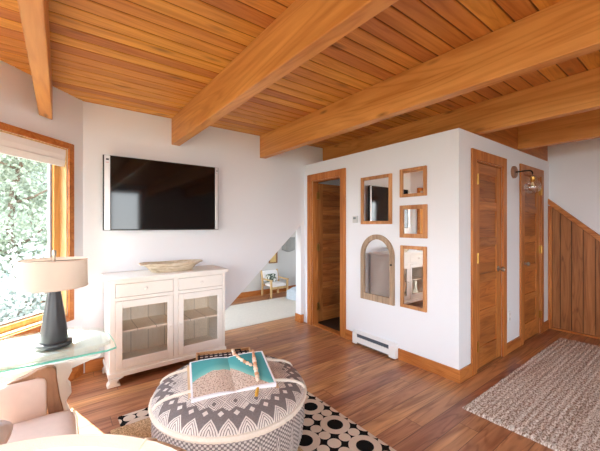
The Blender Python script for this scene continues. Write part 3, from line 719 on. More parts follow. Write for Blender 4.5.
for a, b in ((x0 + .048, xm - .025), (xm + .025, x1 - .033)):
    dr = part('drawer', MB().box(a, b, y0 - .003, y0 + .3, .768, .882), 'cab', cb, bevel=.004)
    c = (a + b) / 2
    part('drawer_knob', MB().lathe([(.008, 0), (.007, -.012), (.016, -.02), (.014, -.03), (.001, -.034)], 14, (c, y0 - .003, .826), axis='Y'), 'cab', dr, smooth=True)
    do = MB(); s = .05
    for u0, u1, q0, q1 in ((a, a + s, .138, .732), (b - s, b, .138, .732), (a + s, b - s, .67, .732), (a + s, b - s, .138, .215)):
        do.box(u0, u1, y0 - .004, y0 + .016, q0, q1)
    dd = part('cabinet_door', do, 'cab', cb, bevel=.003)
    part('glass_pane', MB().box(a + s, b - s, y0 + .006, y0 + .009, .215, .67), 'cabpane', dd)
    ku = b - s / 2 if a < .5 else a + s / 2
    part('door_knob', MB().lathe([(.006, 0), (.006, -.010), (.012, -.016), (.010, -.024), (.001, -.027)], 12, (ku, y0 - .004, .44), axis='Y'), 'cab', dd, smooth=True)
part('plinth', MB().box(x0 - .012, x1 + .012, y0 - .012, y1, .072, .112), 'cab', cb, bevel=.006)
for cx_, sx in ((x0 - .02, 1), (x1 + .02, -1)):
    for cy_ in (0, 1):
        yy0, yy1 = (y0 - .02, y0 + .06) if cy_ == 0 else (y1 - .08, y1)
        pr = [(0, 0), (.10, 0), (.10, .018), (.075, .03), (.085, .055), (.13, .072), (0.01, .072), (.018, .04), (.004, .022)]
        part('foot', MB().prism([(cx_ + sx * u, v) for u, v in pr], lambda u, v, h: (u, h, v), yy0, yy1), 'cab', cb, bevel=.003)

# dough bowl
bw = MB(); n = 26; bx0, bx1, by = .655, 1.165, 3.36
def bowl_ring(sx, sy, z, wob): return [(.912 + sx * math.copysign(abs(math.cos(a)) ** .75, math.cos(a)), by + sy * math.copysign(abs(math.sin(a)) ** .75, math.sin(a)), z + wob * noise.noise((math.cos(a) * 2, math.sin(a) * 2, z * 9))) for a in [2 * PI * k / n for k in range(n)]]
rings = [bowl_ring(.19, .075, .9385, 0), bowl_ring(.205, .088, .95, .004), bowl_ring(.235, .118, .99, .006), bowl_ring(.275, .135, 1.012, .01), bowl_ring(.31, .14, 1.024, .012), bowl_ring(.305, .134, 1.03, .012),
         bowl_ring(.25, .115, 1.016, .008), bowl_ring(.21, .09, .985, .004), bowl_ring(.17, .06, .962, 0)]
for r in rings: bw.v += r
for i in range(len(rings) - 1):
    for k in range(n):
        j = (k + 1) % n; bw.f.append([i * n + k, i * n + j, (i + 1) * n + j, (i + 1) * n + k]); bw.mi.append(0)
bw.f.append(list(reversed(range(n)))); bw.f.append([(len(rings) - 1) * n + k for k in range(n)]); bw.mi += [0, 0]
o = part('dough_bowl', bw, 'bowl', None, smooth=True); tag(o, 'rustic carved wooden dough bowl on top of the white sideboard', 'bowl')

# ---- side table: carved white trestle base under an octagonal glass top
tb = thing('side_table', 'white carved side table with a glass top beside the window', 'table', (-.05, 2.56, 0))
xy = lambda u, v, h: (u, v, h)
top_poly = [(-.44, 2.36), (-.06, 2.40), (.225, 2.425), (.272, 2.462), (.262, 2.68), (.208, 2.78), (.045, 2.905), (-.30, 2.905), (-.45, 2.75)]
part('wooden_top', MB().prism(top_poly, xy, .604, .628), 'tablewhite', tb, bevel=.005)
gpoly = [(-.47, 2.262), (.23, 2.25), (.282, 2.275), (.285, 2.42), (.27, 2.70), (.215, 2.79), (.05, 2.915), (-.30, 2.915), (-.47, 2.74)]
gm = MB().prism(gpoly, xy, .629, .641, 0, 1); gm.mi[2 + 4:] = [0] * (len(gm.mi) - 6)
part('glass_top', gm, ['tableglass', 'glassedge'], tb)
ap = [(-.38, .604), (-.38, .53), (-.24, .50), (-.10, .535), (-.02, .54), (.06, .54), (.15, .565), (.215, .58), (.215, .604)]
for yy in (2.345, 2.74):
    part('apron', MB().prism(ap, lambda u, v, h: (u, h, v), yy, yy + .03), 'tablewhite', tb, bevel=.003)
part('bracing_board', MB().box(-.38, .2, 2.30, 2.80, .590, .604), 'tablewhite', tb, bevel=.002)
lp = [(0, .59), (.085, .59), (.088, .53), (.06, .47), (.082, .44), (.086, .40), (.058, .36), (.066, .30), (.085, .26), (.06, .20), (.085, .12), (.12, .06), (.12, 0), (-.03, 0)]
for cx_ in (-.33, .0):
    for yy in (2.33, 2.66):
        pr = [(cx_ - .03 + u, v) for u, v in lp if u > 0] + [(cx_ - .03 - .0, 0.0), (cx_ - .03, .59)]
        pts = [(cx_ + (u - .03), v) for u, v in lp[1:12]] + [(cx_ + .07, .06), (cx_ + .07, 0), (cx_ - .07, 0), (cx_ - .07, .06)] + [(cx_ - (u - .03), v) for u, v in reversed(lp[1:12])]
        part('leg', MB().prism(pts, lambda u, v, h: (u, h, v), yy, yy + .075), 'tablewhite', tb, bevel=.004)

# ---- lamp
lm = thing('table_lamp', 'table lamp with beige drum shade and dark tapered base', 'lamp', (-.03, 2.55, .641))
LC = (-.03, 2.55, 0)
part('base_disc', MB().lathe([(.098, .642), (.100, .648), (.098, .664), (.080, .668)], 40, LC), 'lamp_body', lm, smooth=True)
part('body', MB().lathe([(.074, .668), (.076, .675), (.068, .74), (.054, .85), (.042, .93), (.034, .985), (.030, 1.0)], 40, LC), 'lamp_body', lm, smooth=True)
part('switch', MB().tube([(-.03 - .045, 2.52, .93), (-.03 - .062, 2.50, .93)], .005, 8), 'bronze', lm, smooth=True)
part('socket', MB().lathe([(.018, 1.0), (.018, 1.07), (.012, 1.075), (.012, 1.09)], 16, LC), 'iron', lm, smooth=True)
part('bulb', MB().lathe([(.012, 1.09), (.03, 1.115), (.028, 1.14), (.012, 1.152), (.001, 1.154)], 16, LC), 'bulb', lm, smooth=True)
part('finial', MB().lathe([(.008, 1.154), (.008, 1.205), (.012, 1.207), (.012, 1.24), (.003, 1.245)], 12, LC), 'bronze', lm, smooth=True)
sp = part('spider', MB().tube([(-.03 - .173, 2.55, 1.175), (-.03 + .173, 2.55, 1.175)], .003, 6).tube([(-.03, 2.377, 1.175), (-.03, 2.723, 1.175)], .003, 6), 'bronze', lm)
part('lamp_shade', MB().lathe([(.177, 1.008), (.180, 1.008), (.176, 1.184), (.173, 1.184), (.177, 1.008)], 64, LC, cap=False), 'shade', lm, smooth=True)
tr = MB()
for z, r in ((1.010, .1795), (1.182, .1755)): tr.tube([(LC[0] + r * math.cos(2 * PI * k / 48), LC[1] + r * math.sin(2 * PI * k / 48), z) for k in range(48)], .003, 6, True)
part('shade_trim', tr, 'linen', lm, smooth=True)
o = part('lamp_cord', MB().tube([(-.125, 2.53, .645), (-.18, 2.47, .645), (-.26, 2.43, .645), (-.36, 2.38, .645), (-.45, 2.37, .645)], .0035, 6), 'cord', lm, smooth=True)

# ---- low armchair at the table
def cushion(x0, x1, y0, y1, z0, z1, n=10, puff=.35):
    """soft box: a grid pillow with rounded edges"""
    mb = MB(); cx, cy, cz = (x0 + x1) / 2, (y0 + y1) / 2, (z0 + z1) / 2; hx, hy, hz = (x1 - x0) / 2, (y1 - y0) / 2, (z1 - z0) / 2
    idx = {}
    for ax in range(3):
        for sg in (-1, 1):
            for i in range(n):
                for j in range(n):
                    q = []
                    for a, b in ((i, j), (i + 1, j), (i + 1, j + 1), (i, j + 1)):
                        p = [0, 0, 0]; p[ax] = sg; p[(ax + 1) % 3] = -1 + 2 * a / n; p[(ax + 2) % 3] = -1 + 2 * b / n
                        k = tuple(round(v, 5) for v in p)
                        if k not in idx:
                            L = (abs(p[0]) ** 8 + abs(p[1]) ** 8 + abs(p[2]) ** 8) ** (1 / 8)
                            s = [v / L for v in p]
                            w = (1 - puff * max(abs(p[0] * p[0] * p[0] * p[0]), abs(p[1] ** 4)) ) if hz <= min(hx, hy) else 1
                            idx[k] = len(mb.v); mb.v.append((cx + s[0] * hx, cy + s[1] * hy, cz + s[2] * hz * w))
                        q.append(idx[k])
                    mb.f.append(q); mb.mi.append(0)
    return mb
def rot(mb, c, ax, ang):
    R = Matrix.Rotation(ang, 4, ax); c = Vector(c); mb.v = [tuple(R @ (Vector(p) - c) + c) for p in mb.v]; return mb
ch = thing('accent_chair', 'low beige upholstered chair with a brown wood back frame at far left', 'chair', (-.17, 1.85, 0))
part('seat_cushion', cushion(-.42, .066, 1.60, 2.14, .27, .425, 12, .12), 'linen', ch, smooth=True)
part('seat_rail', MB().box(-.40, .05, 1.62, 2.14, .20, .275), 'chairwood', ch, bevel=.008)
for px in (-.37, .02):
    for py in (1.66, 2.10): part('leg', MB().lathe([(.014, 0), (.022, .2)], 12, (px, py, 0)), 'chairwood', ch, smooth=True)
lean = .10
def bk(x, z, d): return (x, 2.165 + (z - .40) * lean * 3 + d, z)
def bar(poly, d0, d1):
    m = MB(); n = len(poly); m.v = [bk(x, z, d0) for x, z in poly] + [bk(x, z, d1) for x, z in poly]
    m.f = [list(range(n)), list(range(2 * n - 1, n - 1, -1))] + [[i, (i + 1) % n, n + (i + 1) % n, n + i] for i in range(n)]; m.mi = [0] * len(m.f); return m
part('back_frame', bar([(.022, .26), (.018, .38), (.000, .46), (-.014, .56), (-.016, .605), (-.028, .622), (-.06, .628), (-.10, .622), (-.14, .604), (-.20, .590), (-.36, .580), (-.37, .560), (-.20, .572), (-.13, .580),
                        (-.092, .586), (-.080, .576), (-.072, .53), (-.055, .45), (-.045, .38), (-.042, .26)], -.03, .015), 'chairwood', ch, bevel=.006)
part('back_post', bar([(-.40, .26), (-.36, .26), (-.335, .575), (-.37, .585), (-.395, .45)], -.03, .015), 'black', ch, bevel=.004)
bc = cushion(-.275, -.045, -.04, .04, -.10, .10, 10)
m = cushion(-.285, -.056, -.035, .035, .37, .584, 10, 0)
m.v = [bk(x, z, -.012 + y * .9) for x, y, z in m.v]
part('back_cushion', m, 'linen', ch, smooth=True)
m = MB().tube([(.063, 1.64, .395), (.068, 1.75, .402), (.068, 2.0, .402), (.060, 2.12, .395)], .005, 8); part('piping', m, 'cream', ch, smooth=True)
# throw pillow
pw = thing('throw_pillow', 'white throw pillow with a grey band on the low beige chair', 'pillow', (-.26, 1.90, .425))
m = cushion(-.15, .15, -.15, .15, -.05, .05, 12, .75)
Rm = Matrix.Translation((-.335, 1.80, .505)) @ Matrix.Rotation(math.radians(8), 4, 'Z') @ Matrix.Rotation(math.radians(20), 4, 'Y') @ Matrix.Rotation(math.radians(40), 4, 'X') @ Matrix.Rotation(math.radians(-14), 4, 'Z')
m2 = MB(); m2.v = [tuple(Rm @ Vector(p)) for p in m.v]; m2.f = m.f; m2.mi = [1 if sum(m.v[i][1] for i in f) / 4 < -.10 else 0 for f in m.f]
part('cover', m2, ['pillow', 'pillow_band'], pw, smooth=True)

# ---- tub chair in the foreground
tc = thing('tub_chair', 'cream round backed tub chair cut off at the bottom left corner', 'chair', (-.22, .53, 0))
c0 = (-.22, .53)
prof = [(.42, .16), (.49, .18), (.505, .40), (.515, .70), (.514, .835), (.500, .880), (.470, .900), (.440, .890), (.418, .845), (.41, .60), (.40, .40)]
mb = MB(); A0, A1, NS = math.radians(-78), math.radians(188), 48; k = len(prof)
for i in range(NS + 1):
    a = A0 + (A1 - A0) * i / NS; e = min(i, NS - i) / NS; low = .20 * max(0, 1 - e / .28) ** 1.6
    for r, z in prof: mb.v.append((c0[0] + r * math.cos(a), c0[1] + r * math.sin(a), z - (low if z > .6 else 0)))
for i in range(NS):
    for j in range(k):
        q = (j + 1) % k; mb.f.append([i * k + j, (i + 1) * k + j, (i + 1) * k + q, i * k + q]); mb.mi.append(0)
mb.f.append(list(range(k))); mb.f.append([NS * k + j for j in reversed(range(k))]); mb.mi += [0, 0]
part('wraparound_back', mb, 'cream', tc, smooth=True)
part('seat_cushion', MB().lathe([(.30, .30), (.385, .32), (.392, .38), (.385, .44), (.34, .465), (.001, .475)], 40, (*c0, 0)), 'cream', tc, smooth=True)
part('seat_base', MB().lathe([(.36, .12), (.38, .14), (.38, .30), (.30, .305)], 40, (*c0, 0)), 'cream', tc, smooth=True)
part('swivel_foot', MB().lathe([(.26, 0.0), (.27, .02), (.20, .05), (.06, .08), (.06, .125)], 32, (*c0, 0)), 'chairwood', tc, smooth=True)
for ang in (36,):
    a = math.radians(ang); q = [(c0[0] + r * math.cos(a), c0[1] + r * math.sin(a), z) for r, z in prof[1:9]]
    part('seam_piping', MB().tube(q, .004, 6), 'cream', tc, smooth=True)

# ---- rugs
def rug(name, x0, x1, y0, y1, th, mat, nx=60, ny=40, wob=.003, z0=0.0, ridge=None, rim=0.0):
    mb = MB()
    for i in range(nx + 1):
        for j in range(ny + 1):
            x = x0 + (x1 - x0) * i / nx; y = y0 + (y1 - y0) * j / ny
            ex = rim * noise.noise((x * 9, y * 9, 3)) if (i in (0, nx) or j in (0, ny)) else 0
            z = z0 + th + wob * noise.noise((x * 23, y * 23, 0))
            if ridge: z += ridge * abs(math.sin(PI * y / .042))
            if i in (0, nx) or j in (0, ny): z = z0 + .001
            mb.v.append((x + (ex if i in (0, nx) else 0), y + (ex if j in (0, ny) else 0), z))
    w = ny + 1
    for i in range(nx):
        for j in range(ny): mb.f.append([i * w + j, (i + 1) * w + j, (i + 1) * w + j + 1, i * w + j + 1]); mb.mi.append(0)
    b = len(mb.v); mb.v += [(x0, y0, z0 + .0003), (x1, y0, z0 + .0003), (x1, y1, z0 + .0003), (x0, y1, z0 + .0003)]; mb.f.append([b + 3, b + 2, b + 1, b]); mb.mi.append(0)
    return part(name, mb, mat, None, smooth=True)
tag(rug('area_rug', .335, 1.665, .35, 2.645, .006, 'bwrug', 40, 60, .0006), 'black and cream circle patterned rug under the round pouf', 'rug')
tag(rug('jute_rug', .27, 1.20, .55, 2.485, .012, 'jute', 60, 110, .003, .0075, None, .006), 'tan jute rug layered on the patterned rug, left of the pouf', 'rug')
tag(rug('woven_rug', 2.45, 4.95, -.75, 1.175, .012, 'heather', 120, 180, .004, 0.0, .006, .012), 'brown and ivory heathered woven rug by the closet doors', 'rug')
tag(rug('ivory_rug', 1.3, 3.62, 3.945, 5.115, .012, 'rearrug', 60, 40, .003, 0.0, None, .005), 'ivory rug on the floor seen through the triangular opening', 'rug')

# ---- pouf
PCX, PCY = .887, 1.903
PRZ = math.radians(-21)
pf_ = thing('pouf_ottoman', 'round grey and cream patterned pouf in the middle of the rugs', 'ottoman', (PCX, PCY, .0235), PRZ)
def dome(r):
    for (ra, za), (rb, zb_) in zip(PR[2:], PR[3:]):
        if ra >= r >= rb: return za + (zb_ - za) * (ra - r) / (ra - rb)
    return .345
zb = .0235
part('side_panel', MB().lathe([(.40, 0), (.445, .006), (.462, .06), (.472, .16), (.474, .25), (.468, .300), (.455, .304)], 96, (0, 0, 0)), 'poufside', pf_, smooth=True, local=True)
PR = [(.455, .310), (.470, .327), (.473, .345), (.466, .368), (.450, .386), (.42, .403), (.38, .416), (.30, .431), (.20, .441), (.10, .445), (.002, .446)]
pr = [(r, z - zb) for r, z in PR]
part('top_panel', MB().lathe(pr, 96, (0, 0, 0)), 'pouftop', pf_, smooth=True, local=True)
m = MB(); NN = 240
m.tube([((.468 + .003 * noise.noise((k * .9, 0, 0))) * math.cos(2 * PI * k / NN), (.468 + .003 * noise.noise((k * .9, 0, 0))) * math.sin(2 * PI * k / NN), .303 + .004 * noise.noise((k * .7, 5, 0))) for k in range(NN)], [.020 + .004 * noise.noise((k * .8, 9, 1)) for k in range(NN)], 8, True)
part('rim_cord', m, 'rope', pf_, smooth=True, local=True)
for v in (-.155, .155):
    xs = [-.442 + .884 * i / 60 for i in range(61)]
    part('seam_cord', MB().tube([(x, v + .003 * noise.noise((x * 30, v, 0)), dome(math.hypot(x, v)) - zb + .003) for x in xs], .0115, 8), 'rope', pf_, smooth=True, local=True)
# ---- tray, book, garland
TRZ = math.radians(-20.3)
ty = thing('wooden_tray', 'shallow wooden tray on the pouf behind the open book', 'tray', (.934, 2.117, .436), TRZ)
hx, hy, hh = .195, .105, .042
part('bottom', MB().box(-hx, hx, -hy, hy, 0, .008), 'traywood', ty, local=True)
part('liner', MB().box(-hx + .012, hx - .012, -hy + .012, hy - .012, .008, .022), 'weave', ty, local=True)
for a, b, c, d in ((-hx, hx, hy - .012, hy), (-hx, hx, -hy, -hy + .012), (-hx, -hx + .012, -hy + .012, hy - .012), (hx - .012, hx, -hy + .012, hy - .012)):
    part('tray_side', MB().box(a, b, c, d, .008, hh), 'traywood', ty, local=True, bevel=.003)
for v in (hy - .012,):
    part('handle', MB().tube([(.07, v - .006, .022), (.07, v - .012, .038), (.12, v - .012, .038), (.12, v - .006, .022)], .006, 8), 'iron', ty, local=True, smooth=True)
# open book: plane through its three measured corners
BA, BB, BD = Vector((.805, 1.668, .438)), Vector((.906, 2.012, .503)), Vector((1.036, 1.576, .438))
ey = (BB - BA).normalized(); ex = (BD - BA); ex = (ex - ey * ex.dot(ey)).normalized(); en = ex.cross(ey).normalized()
BO = BA
def bp(u, v, h): return tuple(BO + ex * u + ey * v + en * h)
bk_ = thing('open_book', 'large open photography book showing turquoise sea and a beach, on the pouf', 'book', tuple(BA))
W, H = .243, .366
def page(sign, lift, mat, name, z_):
    mb = MB(); n = 14
    pts = []
    for i in range(n + 1):
        u = W * i / n; q = i / n
        pts.append((u * sign, lift * math.sin(min(1, q * 2.2) * PI / 2) * (1 - .45 * q * q) + z_))
    for (u, h) in pts: mb.v += [bp(u, .004, h), bp(u, H - .004, h)]
    for i in range(n): mb.f.append([2 * i, 2 * i + 2, 2 * i + 3, 2 * i + 1]); mb.mi.append(0)
    o = part(name, mb, mat, bk_, smooth=True)
    uvl = o.data.uv_layers.new(name='UVMap')
    for pl in o.data.polygons:
        for li in pl.loop_indices:
            vi = o.data.loops[li].vertex_index; i, e = vi // 2, vi % 2
            uvl.data[li].uv = ((1 - i / n) if sign < 0 else i / n, e)
    return pts, o
def block(sign, pts, name):
    mb = MB(); n = len(pts)
    for (u, h) in pts: mb.v += [bp(u, .006, h - .0006), bp(u, H - .006, h - .0006), bp(u, .006, -.017), bp(u, H - .006, -.017)]
    for i in range(n - 1):
        a, b = 4 * i, 4 * i + 4
        mb.f += [[a, b, b + 1, a + 1], [a + 2, a + 3, b + 3, b + 2], [a, a + 2, b + 2, b], [a + 1, b + 1, b + 3, a + 3]]; mb.mi += [0] * 4
    e = 4 * (n - 1); mb.f += [[0, 1, 3, 2], [e, e + 2, e + 3, e + 1]]; mb.mi += [0, 0]
    part(name, mb, 'bookwhite', bk_, smooth=True)
pl, _ = page(-1, .014, 'pageL', 'left_page', .002); pr_, _ = page(1, .012, 'pageR', 'right_page', .002)
block(-1, pl, 'page_block'); block(1, pr_, 'page_block')
mb = MB(); q = [(-.258, -.006, -.022), (.258, -.006, -.022), (.258, H + .006, -.022), (-.258, H + .006, -.022)]
mb.v = [bp(*p) for p in q] + [bp(p[0], p[1], -.0175) for p in q]; mb.f = [[3, 2, 1, 0], [4, 5, 6, 7], [0, 1, 5, 4], [1, 2, 6, 5], [2, 3, 7, 6], [3, 0, 4, 7]]; mb.mi = [0] * 6
part('cover', mb, 'bookcover', bk_)

def onpage(x, y, h): return (x, y, min(.506, BO.z - (en.x * (x - BO.x) + en.y * (y - BO.y)) / en.z + h))
gd = thing('bead_garland', 'wooden bead garland with a gold tassel draped over the open book', 'garland', (.95, 1.75, .445))
path1 = [(.985, 2.09, .512), (.969, 2.04, .508), (.962, 1.99, .502), (.961, 1.935, .492), (.969, 1.874, .482), (.984, 1.833, .475), (.998, 1.806, .471)]
path2 = [(1.092, 1.995, .512), (1.074, 1.955, .498), (1.04, 1.881, .484), (1.01, 1.812, .471), (.985, 1.755, .461), (.963, 1.70, .452), (.942, 1.658, .444)]
path1 = [onpage(x, y, .018) for x, y, z in path1]; path2 = [onpage(x, y, .018) for x, y, z in path2]
def resample(p, step):
    p = [Vector(q) for q in p]; out = [p[0].copy()]; i = 0; left = step; cur = p[0].copy()
    while i < len(p) - 1:
        seg = p[i + 1] - cur
        if seg.length >= left: cur = cur + seg.normalized() * left; out.append(cur.copy()); left = step
        else: left -= seg.length; i += 1; cur = p[i].copy()
    return out
bead0 = None
for pth in (path1, path2):
    part('string', MB().tube(pth, .002, 6), 'linen', gd)
    for q in resample(pth, .0268):
        if bead0 is None: bead0 = part('bead', MB().ball((0, 0, 0), .0135, 14), 'bead', gd, smooth=True, local=True); bo = bead0
        else: bo = bead0.copy(); COL.objects.link(bo); bo.parent = gd
        bo.location = q - Vector(gd.location) ; s = random.uniform(.86, 1.12); bo.scale = (s, s, s * .95)
ts = [bp(.100, -.008, .020), bp(.090, -.022, .010), bp(.076, -.036, -.004), bp(.060, -.055, -.016)]
ts = [(.938, 1.645, .443), (.922, 1.628, .437), (.906, 1.608, .424), (.892, 1.588, .412)]
part('tassel', MB().tube(ts, [.005, .009, .013, .019], 12), 'gold', gd, smooth=True)

# ---- back room
YR = 5.57
struct('wall_back_room', MB().box(.13, XP + .1, YR, YR + .1, 0, ZC + .02), 'wall_back')
mb = MB().box(.13, .25, YW + .12, 4.0, 0, ZC + .02).box(.13, .25, 5.3, YR, 0, ZC + .02).box(.13, .25, 4.0, 5.3, 0, .5).box(.13, .25, 4.0, 5.3, 2.3, ZC + .02)
struct('wall_back_room_left', mb, 'wall_back')
struct('ceiling_back_room', MB().box(.13, XP + .1, YW + .12, YR + .1, ZC + .021, ZC + .1), 'wall_back')
struct('baseboard_back_room', MB().box(.25, XP, YR - BT, YR, 0, .10), 'trimx', bevel=.003)
w = setting('window_%d' % wn[0])  # unseen window put in to light the back room
fr = MB().box(.16, .22, 4.0, 4.06, .5, 2.3).box(.16, .22, 5.24, 5.3, .5, 2.3).box(.16, .22, 4.06, 5.24, .5, .56).box(.16, .22, 4.06, 5.24, 2.24, 2.3)
part('window_frame', fr, 'sash', w, bevel=.004); part('pane', MB().box(.187, .193, 4.06, 5.24, .56, 2.24), 'pane', w)
w = setting('window_%d' % (wn[0] + 1))  # second unseen window, added to brighten the back room
fr = MB().box(XP + .03, XP + .09, 4.3, 4.36, .8, 2.0).box(XP + .03, XP + .09, 4.94, 5.0, .8, 2.0).box(XP + .03, XP + .09, 4.36, 4.94, .8, .86).box(XP + .03, XP + .09, 4.36, 4.94, 1.94, 2.0)
part('window_frame', fr, 'sash', w, bevel=.004); part('pane', MB().box(XP + .055, XP + .061, 4.36, 4.94, .86, 1.94), 'pane', w)
# small light armchair
ac = thing('small_armchair', 'small light wood armchair with white cushion seen through the triangular opening', 'chair', (3.45, 5.32, 0))
x0, x1, y0, y1 = 3.20, 3.61, 5.13, 5.50
for px in (x0, x1 - .035):
    part('leg', MB().box(px, px + .035, y0, y0 + .035, 0, .345), 'pale_wood', ac, bevel=.004)
    part('leg', MB().prism([(y1 - .035, 0), (y1, 0), (y1 - .02, .28), (y1 + .04, .50), (y1 + .01, .50), (y1 - .055, .28)], lambda u, v, h: (h, u, v), px, px + .03), 'pale_wood', ac, bevel=.003)
    part('armrest', MB().box(px - .006, px + .042, y0 - .01, y1 - .01, .33, .352), 'pale_wood', ac, bevel=.005)
part('seat_rail', MB().box(x0 + .035, x1 - .035, y0, y0 + .025, .17, .21), 'pale_wood', ac, bevel=.003)
part('seat_rail', MB().box(x0 + .03, x1 - .03, y1 - .05, y1 - .03, .19, .235), 'pale_wood', ac, bevel=.003)
part('seat_cushion', cushion(x0 + .035, x1 - .035, y0 + .002, y1 - .06, .20, .275, 8, .3), 'pillow', ac, smooth=True)
m = cushion(x0 + .03, x1 - .03, y1 - .06, y1 - .005, .275, .49, 8, 0); m.v = [(x, y + (z - .31) * .22, z) for x, y, z in m.v]
part('back_cushion', m, 'pillow', ac, smooth=True)
m = cushion(3.26, 3.47, 5.36, 5.43, .279, .43, 8, 0); m.v = [(x, y + (z - .31) * .2 - .02, z) for x, y, z in m.v]
o = part('lumbar_pillow', m, 'print', None, smooth=True); tag(o, 'white pillow with a dark leafy print on the small armchair', 'pillow')
pc = thing('picture_frame', 'small gilt picture frame on the wall above the small armchair', 'picture', (3.52, YR, .62))
part('frame', MB().box(3.42, 3.62, YR - .03, YR - .0005, .62, .64).box(3.42, 3.62, YR - .03, YR - .0005, .92, .94).box(3.42, 3.44, YR - .03, YR - .0005, .64, .92).box(3.59, 3.62, YR - .03, YR - .0005, .64, .92), 'chairwood', pc, bevel=.003)
part('artwork', MB().box(3.44, 3.59, YR - .012, YR - .008, .64, .92), 'art', pc)
gh = MB()
for i in range(13):
    for j in range(7):
        u, v = i / 12, j / 6; gh.v.append((3.74 + .34 * u, YR - .006 - .025 * abs(math.sin(u * 9)), .885 + .26 * v - .05 * math.sin(PI * u) * (1 - v)))
for i in range(12):
    for j in range(6): a = i * 7 + j; gh.f.append([a, a + 7, a + 8, a + 1]); gh.mi.append(0)
o = part('wall_hanging', gh, 'greything', None, smooth=True); s = o.modifiers.new('s', 'SOLIDIFY'); s.thickness = .005
tag(o, 'grey fabric hanging high on the wall behind the triangular opening', 'wall hanging')
bb = MB(); c = (3.70, 4.84)
NBu, NBv = 30, 12
for j in range(NBv + 1):
    for i in range(NBu):
        a = 2 * PI * i / NBu; ph = PI / 2 * j / NBv
        r = (.29 + .05 * noise.noise((math.cos(a) * 2.2, math.sin(a) * 2.2, ph * 2))) * max(.01, math.cos(ph) ** .6); z = .0165 + .20 * math.sin(ph) + .03 * noise.noise((math.cos(a) * 3, math.sin(a) * 3, ph * 3)) * math.sin(ph)
        bb.v.append((c[0] + r * math.cos(a), c[1] + r * math.sin(a), z))
for j in range(NBv):
    for i in range(NBu): k = (i + 1) % NBu; bb.f.append([j * NBu + i, j * NBu + k, (j + 1) * NBu + k, (j + 1) * NBu + i]); bb.mi.append(0)
bb.f.append(list(reversed(range(NBu)))); bb.f.append([NBv * NBu + i for i in range(NBu)]); bb.mi += [0, 0]
o = part('crumpled_blanket', bb, 'blanket', None, smooth=True); tag(o, 'pale blue crumpled blanket at the right edge of the triangular opening', 'blanket')

# ------------------------------------------------------------------ outdoors
gr = MB(); n = 40
for i in range(n + 1):
    for j in range(n + 1):
        x = -34 + 64 * i / n; y = -34 + 64 * j / n
        d = max(0, y - 5) ; gr.v.append((x, y, -1.1 + .5 * max(0, y - 7) + .25 * noise.noise((x * .2, y * .2, 0)) * (1 if abs(y) > 6 else .2)))
for i in range(n):
    for j in range(n): a = i * (n + 1) + j; gr.f.append([a, a + n + 1, a + n + 2, a + 1]); gr.mi.append(0)
o = part('ground', gr, 'ground', None, smooth=True); o['kind'] = 'structure'
def tree(x, y, zg, h, r, mat, label, n=2600, seed=0):
    rn = random.Random(seed)
    t = thing('tree', label, 'tree', (x, y, zg), group='pale trees outside the window')
    pts = [(x + .12 * math.sin(k * 1.3 + seed), y + .1 * math.cos(k + seed), zg - .1 + h * k / 6) for k in range(7)]
    m = MB().tube(pts, [.11 * (1 - .13 * k) for k in range(7)], 8)
    for b in range(9):
        z = zg + h * rn.uniform(.15, .85); a = rn.uniform(0, 2 * PI); L = r * rn.uniform(.5, .9)
        m.tube([(x, y, z), (x + L * .5 * math.cos(a), y + L * .5 * math.sin(a), z + .15 * L), (x + L * math.cos(a), y + L * math.sin(a), z + .4 * L)], [.04, .025, .012], 6)
    part('trunk', m, 'bark', t, smooth=True)
    lf = MB(); cl = [(rn.gauss(0, .45) * r, rn.gauss(0, .45) * r, zg + h * rn.uniform(.08, 1.0)) for _ in range(70)]
    for i in range(n):
        c = rn.choice(cl); s = rn.uniform(.028, .07)
        dx, dy = c[0] + rn.gauss(0, .2), c[1] + rn.gauss(0, .2); q = math.hypot(dx, dy); k = min(1, r / max(q, 1e-3))
        p = Vector((x + dx * k, y + dy * k, c[2] + rn.gauss(0, .2)))
        u = Vector((rn.gauss(0, 1), rn.gauss(0, 1), rn.gauss(0, 1))).normalized(); v = u.cross(Vector((rn.gauss(0, 1), rn.gauss(0, 1), rn.gauss(0, 1)))).normalized()
        lf.add([p - u * s, p + v * s * .5, p + u * s, p - v * s * .5], [(0, 1, 2, 3)])
    part('foliage', lf, mat, t)
LT = ['low grey bush just outside the window', 'pale green tree nearest the window pane', 'grey green tree on the slope behind the nearest tree', 'pale tree farther up the slope behind the window', 'hazy grey green tree highest on the slope']
for i, (x, y, h, r, mt) in enumerate(((-.45, 6.6, 1.9, .85, 'leaf_grey'), (-.75, 9.2, 4.6, 1.15, 'leaf'), (-.7, 12.2, 5.4, 1.35, 'leaf_grey'), (-.9, 15.6, 6.0, 1.5, 'leaf'), (-1.2, 19.2, 6.6, 1.7, 'leaf_grey'))):
    tree(x, y, -1.1 + .5 * max(0, y - 7), h, r, mt, LT[i], 14000 if h > 3 else 6000, i + 1)

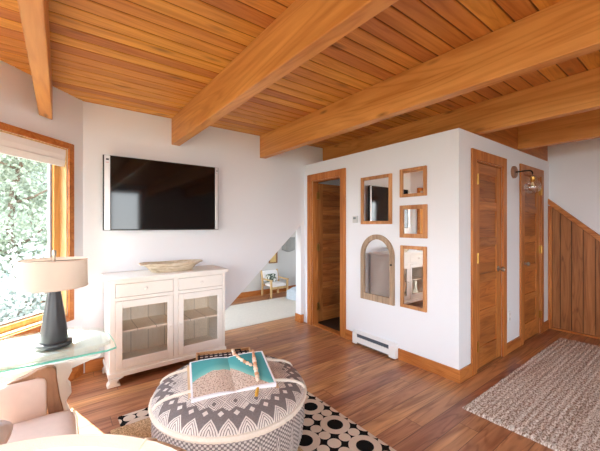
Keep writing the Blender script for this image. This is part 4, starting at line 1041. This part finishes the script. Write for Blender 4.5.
# ------------------------------------------------------------------ light
w = bpy.data.worlds.new('sky'); scene.world = w; w.use_nodes = True
nt = w.node_tree; nt.nodes.clear()
bgn = nt.nodes.new('ShaderNodeBackground'); wo = nt.nodes.new('ShaderNodeOutputWorld')
tc_ = nt.nodes.new('ShaderNodeTexCoord'); sx = nt.nodes.new('ShaderNodeSeparateXYZ'); rp = nt.nodes.new('ShaderNodeValToRGB')
rp.color_ramp.elements[0].position = 0.0; rp.color_ramp.elements[0].color = (.95, .97, 1.0, 1)
rp.color_ramp.elements[1].position = 0.7; rp.color_ramp.elements[1].color = (.66, .80, 1.0, 1)
nt.links.new(tc_.outputs['Generated'], sx.inputs[0]); nt.links.new(sx.outputs[2], rp.inputs[0]); nt.links.new(rp.outputs[0], bgn.inputs[0]); nt.links.new(bgn.outputs[0], wo.inputs[0])
bgn.inputs[1].default_value = 3.2
sd = bpy.data.lights.new('sun', 'SUN'); sd.energy = 14.0; sd.angle = math.radians(0.6); sd.color = (1.0, .95, .88)
so = bpy.data.objects.new('sun', sd); COL.objects.link(so)
el = math.radians(57); so.location = (0, 0, 6)
so.rotation_euler = Vector((.30 * math.cos(el) / .996, -.95 * math.cos(el) / .996, -math.sin(el))).to_track_quat('-Z', 'Y').to_euler()
# daylight portals in the window openings
def portal(loc, rz, sx_, sy_):
    l = bpy.data.lights.new('window_daylight', 'AREA'); l.shape = 'RECTANGLE'; l.size = sx_; l.size_y = sy_
    l.cycles.is_portal = True
    o = bpy.data.objects.new('window_daylight', l); COL.objects.link(o); o.location = loc; o.rotation_euler = (PI / 2, 0, rz)
# default area light points -Z; rotated by 90 deg about X it points +Y
for a, b, z0, z1 in HB: portal(((a + b) / 2, YB - .15, (z0 + z1) / 2), 0, b - a, z1 - z0)
for a, b, z0, z1 in HL: portal((XL - .15, (a + b) / 2, (z0 + z1) / 2), -PI / 2, b - a, z1 - z0)
sm = (WIN0 + WIN1) / 2
portal((WP[0] + WD[0] * sm + WD[1] * .17, WP[1] + WD[1] * sm - WD[0] * .17, (WZ0 + WZ1) / 2), -PI / 2 - A43 , WIN1 - WIN0, WZ1 - WZ0)
portal((.12, 4.65, 1.4), -PI / 2, 1.3, 1.8); portal((XP + .13, 4.65, 1.4), PI / 2, .7, 1.2)

# ------------------------------------------------------------------ camera
cam = bpy.data.cameras.new('camera'); co = bpy.data.objects.new('camera', cam); COL.objects.link(co)
cam.sensor_fit = 'HORIZONTAL'; cam.sensor_width = 36; cam.lens = 36 * 316 / 600; cam.clip_start = .02
co.location = (0, 0, 1.40); co.rotation_euler = (PI / 2, 0, -math.atan2(240, 316))
scene.camera = co
scene.view_settings.view_transform = 'Standard'; scene.view_settings.look = 'None'
scene.view_settings.exposure = 2.15; scene.view_settings.gamma = 1.0; scene.view_settings.use_curve_mapping = False
scene.cycles.use_denoising = True
scene.cycles.max_bounces = 12; scene.cycles.diffuse_bounces = 6; scene.cycles.glossy_bounces = 6; scene.cycles.transparent_max_bounces = 16
scene.cycles.caustics_reflective = False; scene.cycles.caustics_refractive = False; scene.cycles.sample_clamp_indirect = 8
